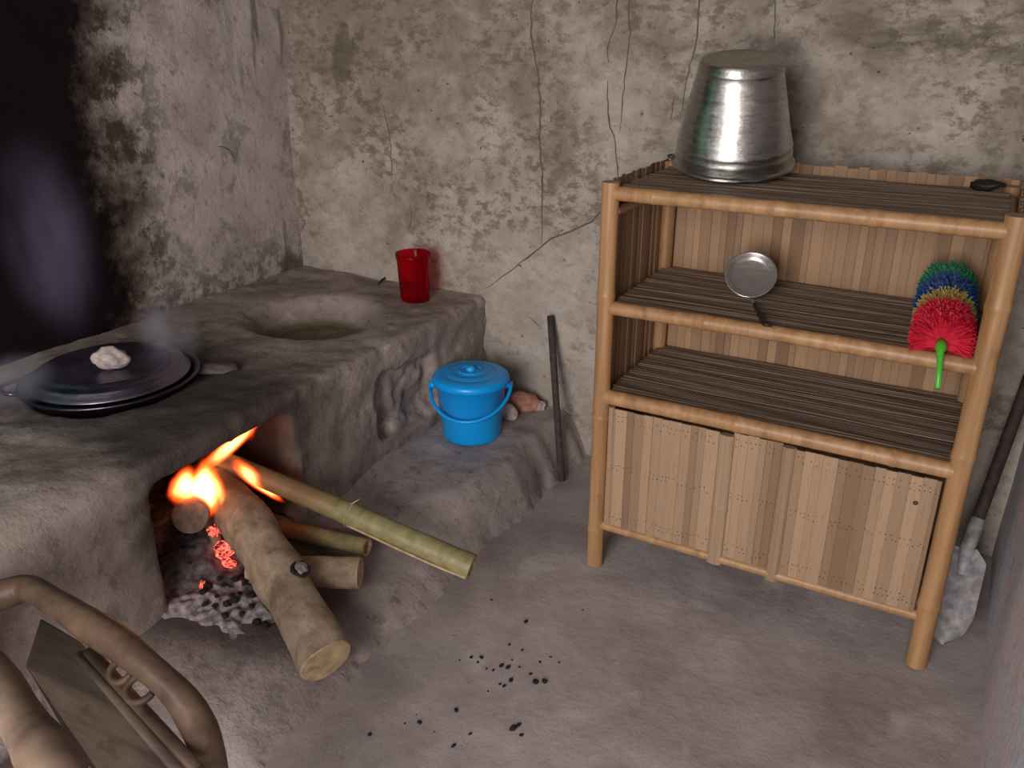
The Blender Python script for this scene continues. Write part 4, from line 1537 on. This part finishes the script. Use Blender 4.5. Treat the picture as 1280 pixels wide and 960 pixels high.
W2 = spline(W + [Vector((fx.x + 0.01, fx.y - 0.01, 0.0))], 5)
rad = [0.0265 + 0.0025 * math.sin(i * 0.35) for i in range(len(W2))]
adopt(MB().tube(W2, rad, 18, jitter=0.015, seed=3).build('far_arm', M['cane']), chair)
back_leg = W2[0]
adopt(MB().tube([back_leg + Vector((0.02, 0, 0.02)), Vector((back_leg.x - 0.05, back_leg.y + 0.0, lz(back_leg.x - 0.05, back_leg.y) - 0.004))], [0.026, 0.024], 14).build('leg', M['cane']), chair)
near = [(-70, 800, 0.52), (-10, 852, 0.54), (30, 905, 0.55), (62, 955, 0.55), (85, 1010, 0.52)]
W3 = [at_z(*q) for q in near]
W3 = spline(W3 + [Vector((W3[-1].x + 0.05, W3[-1].y - 0.04, 0.30)), Vector((W3[-1].x + 0.07, W3[-1].y - 0.05, 0.0))], 5)
adopt(MB().tube(W3, [0.036 + 0.004 * math.sin(i * 0.5) for i in range(len(W3))], 18, jitter=0.02, seed=5).build('near_arm', M['pale_cane']), chair)
bl = W3[0]
adopt(MB().tube([bl, Vector((bl.x - 0.05, bl.y, lz(bl.x - 0.05, bl.y) - 0.004))], [0.030, 0.028], 14).build('leg', M['pale_cane']), chair)


def plank(name, px, z_list, th, mat):
    """flat board through the given pixel corners"""
    Q = [at_z(p[0], p[1], z) for p, z in zip(px, z_list)]
    n_ = (Q[1] - Q[0]).cross(Q[2] - Q[0]).normalized()
    if n_.z < 0:
        n_ = -n_
    V_ = [q for q in Q] + [q - n_ * th for q in Q]
    c = len(Q)
    F_ = [tuple(range(c)), tuple(range(2 * c - 1, c - 1, -1))] + [(i, i + c, (i + 1) % c + c, (i + 1) % c) for i in range(c)]
    o_ = link(name, pydata(name, V_, F_), mat, None, False)
    bv = o_.modifiers.new('edge', 'BEVEL')
    bv.width = 0.004
    bv.segments = 2
    return adopt(o_, chair)


plank('seat_board', [(50, 772), (98, 800), (185, 900), (262, 990), (150, 1010), (92, 940), (30, 834)], [0.42, 0.42, 0.40, 0.38, 0.38, 0.40, 0.42], 0.022, M['board'])
la, lb = at_z(100, 818, 0.432), at_z(232, 972, 0.405)
adopt(MB().tube([la, la.lerp(lb, 0.5), lb], 0.011, 8, flat=0.8).build('seat_batten', M['board']), chair)
la, lb = at_z(112, 814, 0.44), at_z(246, 962, 0.41)
adopt(MB().tube([la, la.lerp(lb, 0.5), lb], 0.012, 8, flat=0.8).build('seat_batten', M['cane']), chair)
# knotted ties between arm and seat
for px, py, r in ((152, 838, 0.018), (176, 860, 0.022)):
    c = at_z(px, py, 0.47)
    q = [c + Vector((math.cos(a) * r * 1.25, math.sin(a) * r, 0.01 * math.sin(a))) for a in np.linspace(0, 2 * math.pi, 19)]
    adopt(MB().tube(q, 0.0065, 8, False).build('cane_tie', M['cane']), chair)

# ------------------------------------------------------------------ charcoal crumbs on the floor
crumbs = [(703, 325, 8), (832, 405, 14), (770, 487, 9), (818, 508, 9), (627, 533, 11), (665, 535, 13), (652, 550, 9), (685, 575, 8), (710, 580, 9), (740, 566, 14), (765, 570, 15), (808, 570, 8), (885, 552, 9),
          (925, 533, 7), (957, 553, 7), (775, 620, 15), (750, 640, 12), (735, 632, 8), (868, 626, 19), (902, 627, 18), (570, 730, 14), (432, 775, 13), (378, 777, 7), (245, 822, 12), (622, 818, 10), (560, 862, 12),
          (785, 800, 20), (803, 790, 14), (815, 827, 11), (690, 658, 6), (583, 543, 7), (780, 543, 7), (850, 596, 10), (488, 808, 5), (420, 745, 5), (1045, 362, 7)]
for i, (zx, zy, sz) in enumerate(crumbs):
    q = at_z(380 + zx / 3, 640 + zy / 3, 0.004)
    o = bpy.data.objects.new('charcoal_crumb', coal_mesh[i % 4])
    COL.objects.link(o)
    s = sz / 3 / 560 * 0.85
    o.scale = (s * 1.15, s, s * 0.55)
    o.rotation_euler = (0, 0, random.uniform(0, 6))
    o.location = (q.x, q.y, fz(q.x, q.y) - 0.001)
    dense = 480 < zy < 665 and 560 < zx < 970
    if dense and sz >= 12:
        tag(o, 'larger black charcoal crumb in the dense cluster on the bare floor', 'charcoal', 'larger crumbs of the floor cluster')
    elif dense:
        tag(o, 'tiny black charcoal crumb in the dense cluster on the bare floor', 'charcoal', 'tiny crumbs of the floor cluster')
    elif sz >= 10:
        tag(o, 'larger black charcoal crumb lying apart from the cluster on the floor', 'charcoal', 'larger stray crumbs on the floor')
    else:
        tag(o, 'tiny black charcoal crumb lying apart from the cluster on the floor', 'charcoal', 'tiny stray crumbs on the floor')


# ------------------------------------------------------------------ smoke
def smoke(center, axes, tilt_, density, color, label, seed):
    """soft puff: density fades from the middle of an ellipsoid to nothing at its skin"""
    import bmesh
    bm = bmesh.new()
    bmesh.ops.create_icosphere(bm, subdivisions=3, radius=1.0)
    me = bpy.data.meshes.new('smoke_wisp')
    bm.to_mesh(me)
    bm.free()
    ks = Nodes('smoke')
    tc = ks.n('ShaderNodeTexCoord')
    ln = ks.n('ShaderNodeVectorMath', operation='LENGTH')
    ks.l(tc.outputs['Object'], ln.inputs[0])
    fall = ks.maprange(ln.outputs['Value'], 0.0, 0.98, 1.0, 0.0)
    nz = ks.noise(1.3, 3, 0.55, ks.coord((1, 1, 1), ks.random()))
    dn = ks.math('MULTIPLY', ks.math('MULTIPLY', fall, ks.maprange(nz, 0.25, 0.70)), density)
    vs = ks.n('ShaderNodeVolumeScatter')
    vs.inputs['Color'].default_value = (*color, 1)
    ks.l(dn, vs.inputs['Density'])
    ks.l(vs.outputs[0], ks.out.inputs['Volume'])
    o_ = link('smoke_wisp', me, ks.m)
    o_.location = center
    o_.scale = axes
    o_.rotation_euler = tilt_
    return tag(o_, label, 'smoke', kind='stuff')


smoke(at_x(208, 425, -2.03), (0.11, 0.11, 0.16), (0, 0, 0), 20.0, (0.74, 0.66, 0.90), 'purple smoke puff rising from the lid edge nearest the empty hollow', 71)
smoke(at_x(62, 300, -2.32), (0.12, 0.17, 0.36), (0, -0.05, 0), 6, (0.56, 0.50, 0.85), 'faint bluish smoke column drifting up before the soot-black wall', 72)
smoke(at_x(15, 478, -2.15), (0.10, 0.14, 0.09), (0, 0, 0), 14, (0.62, 0.64, 0.92), 'pale bluish smoke at the pan handle', 74)
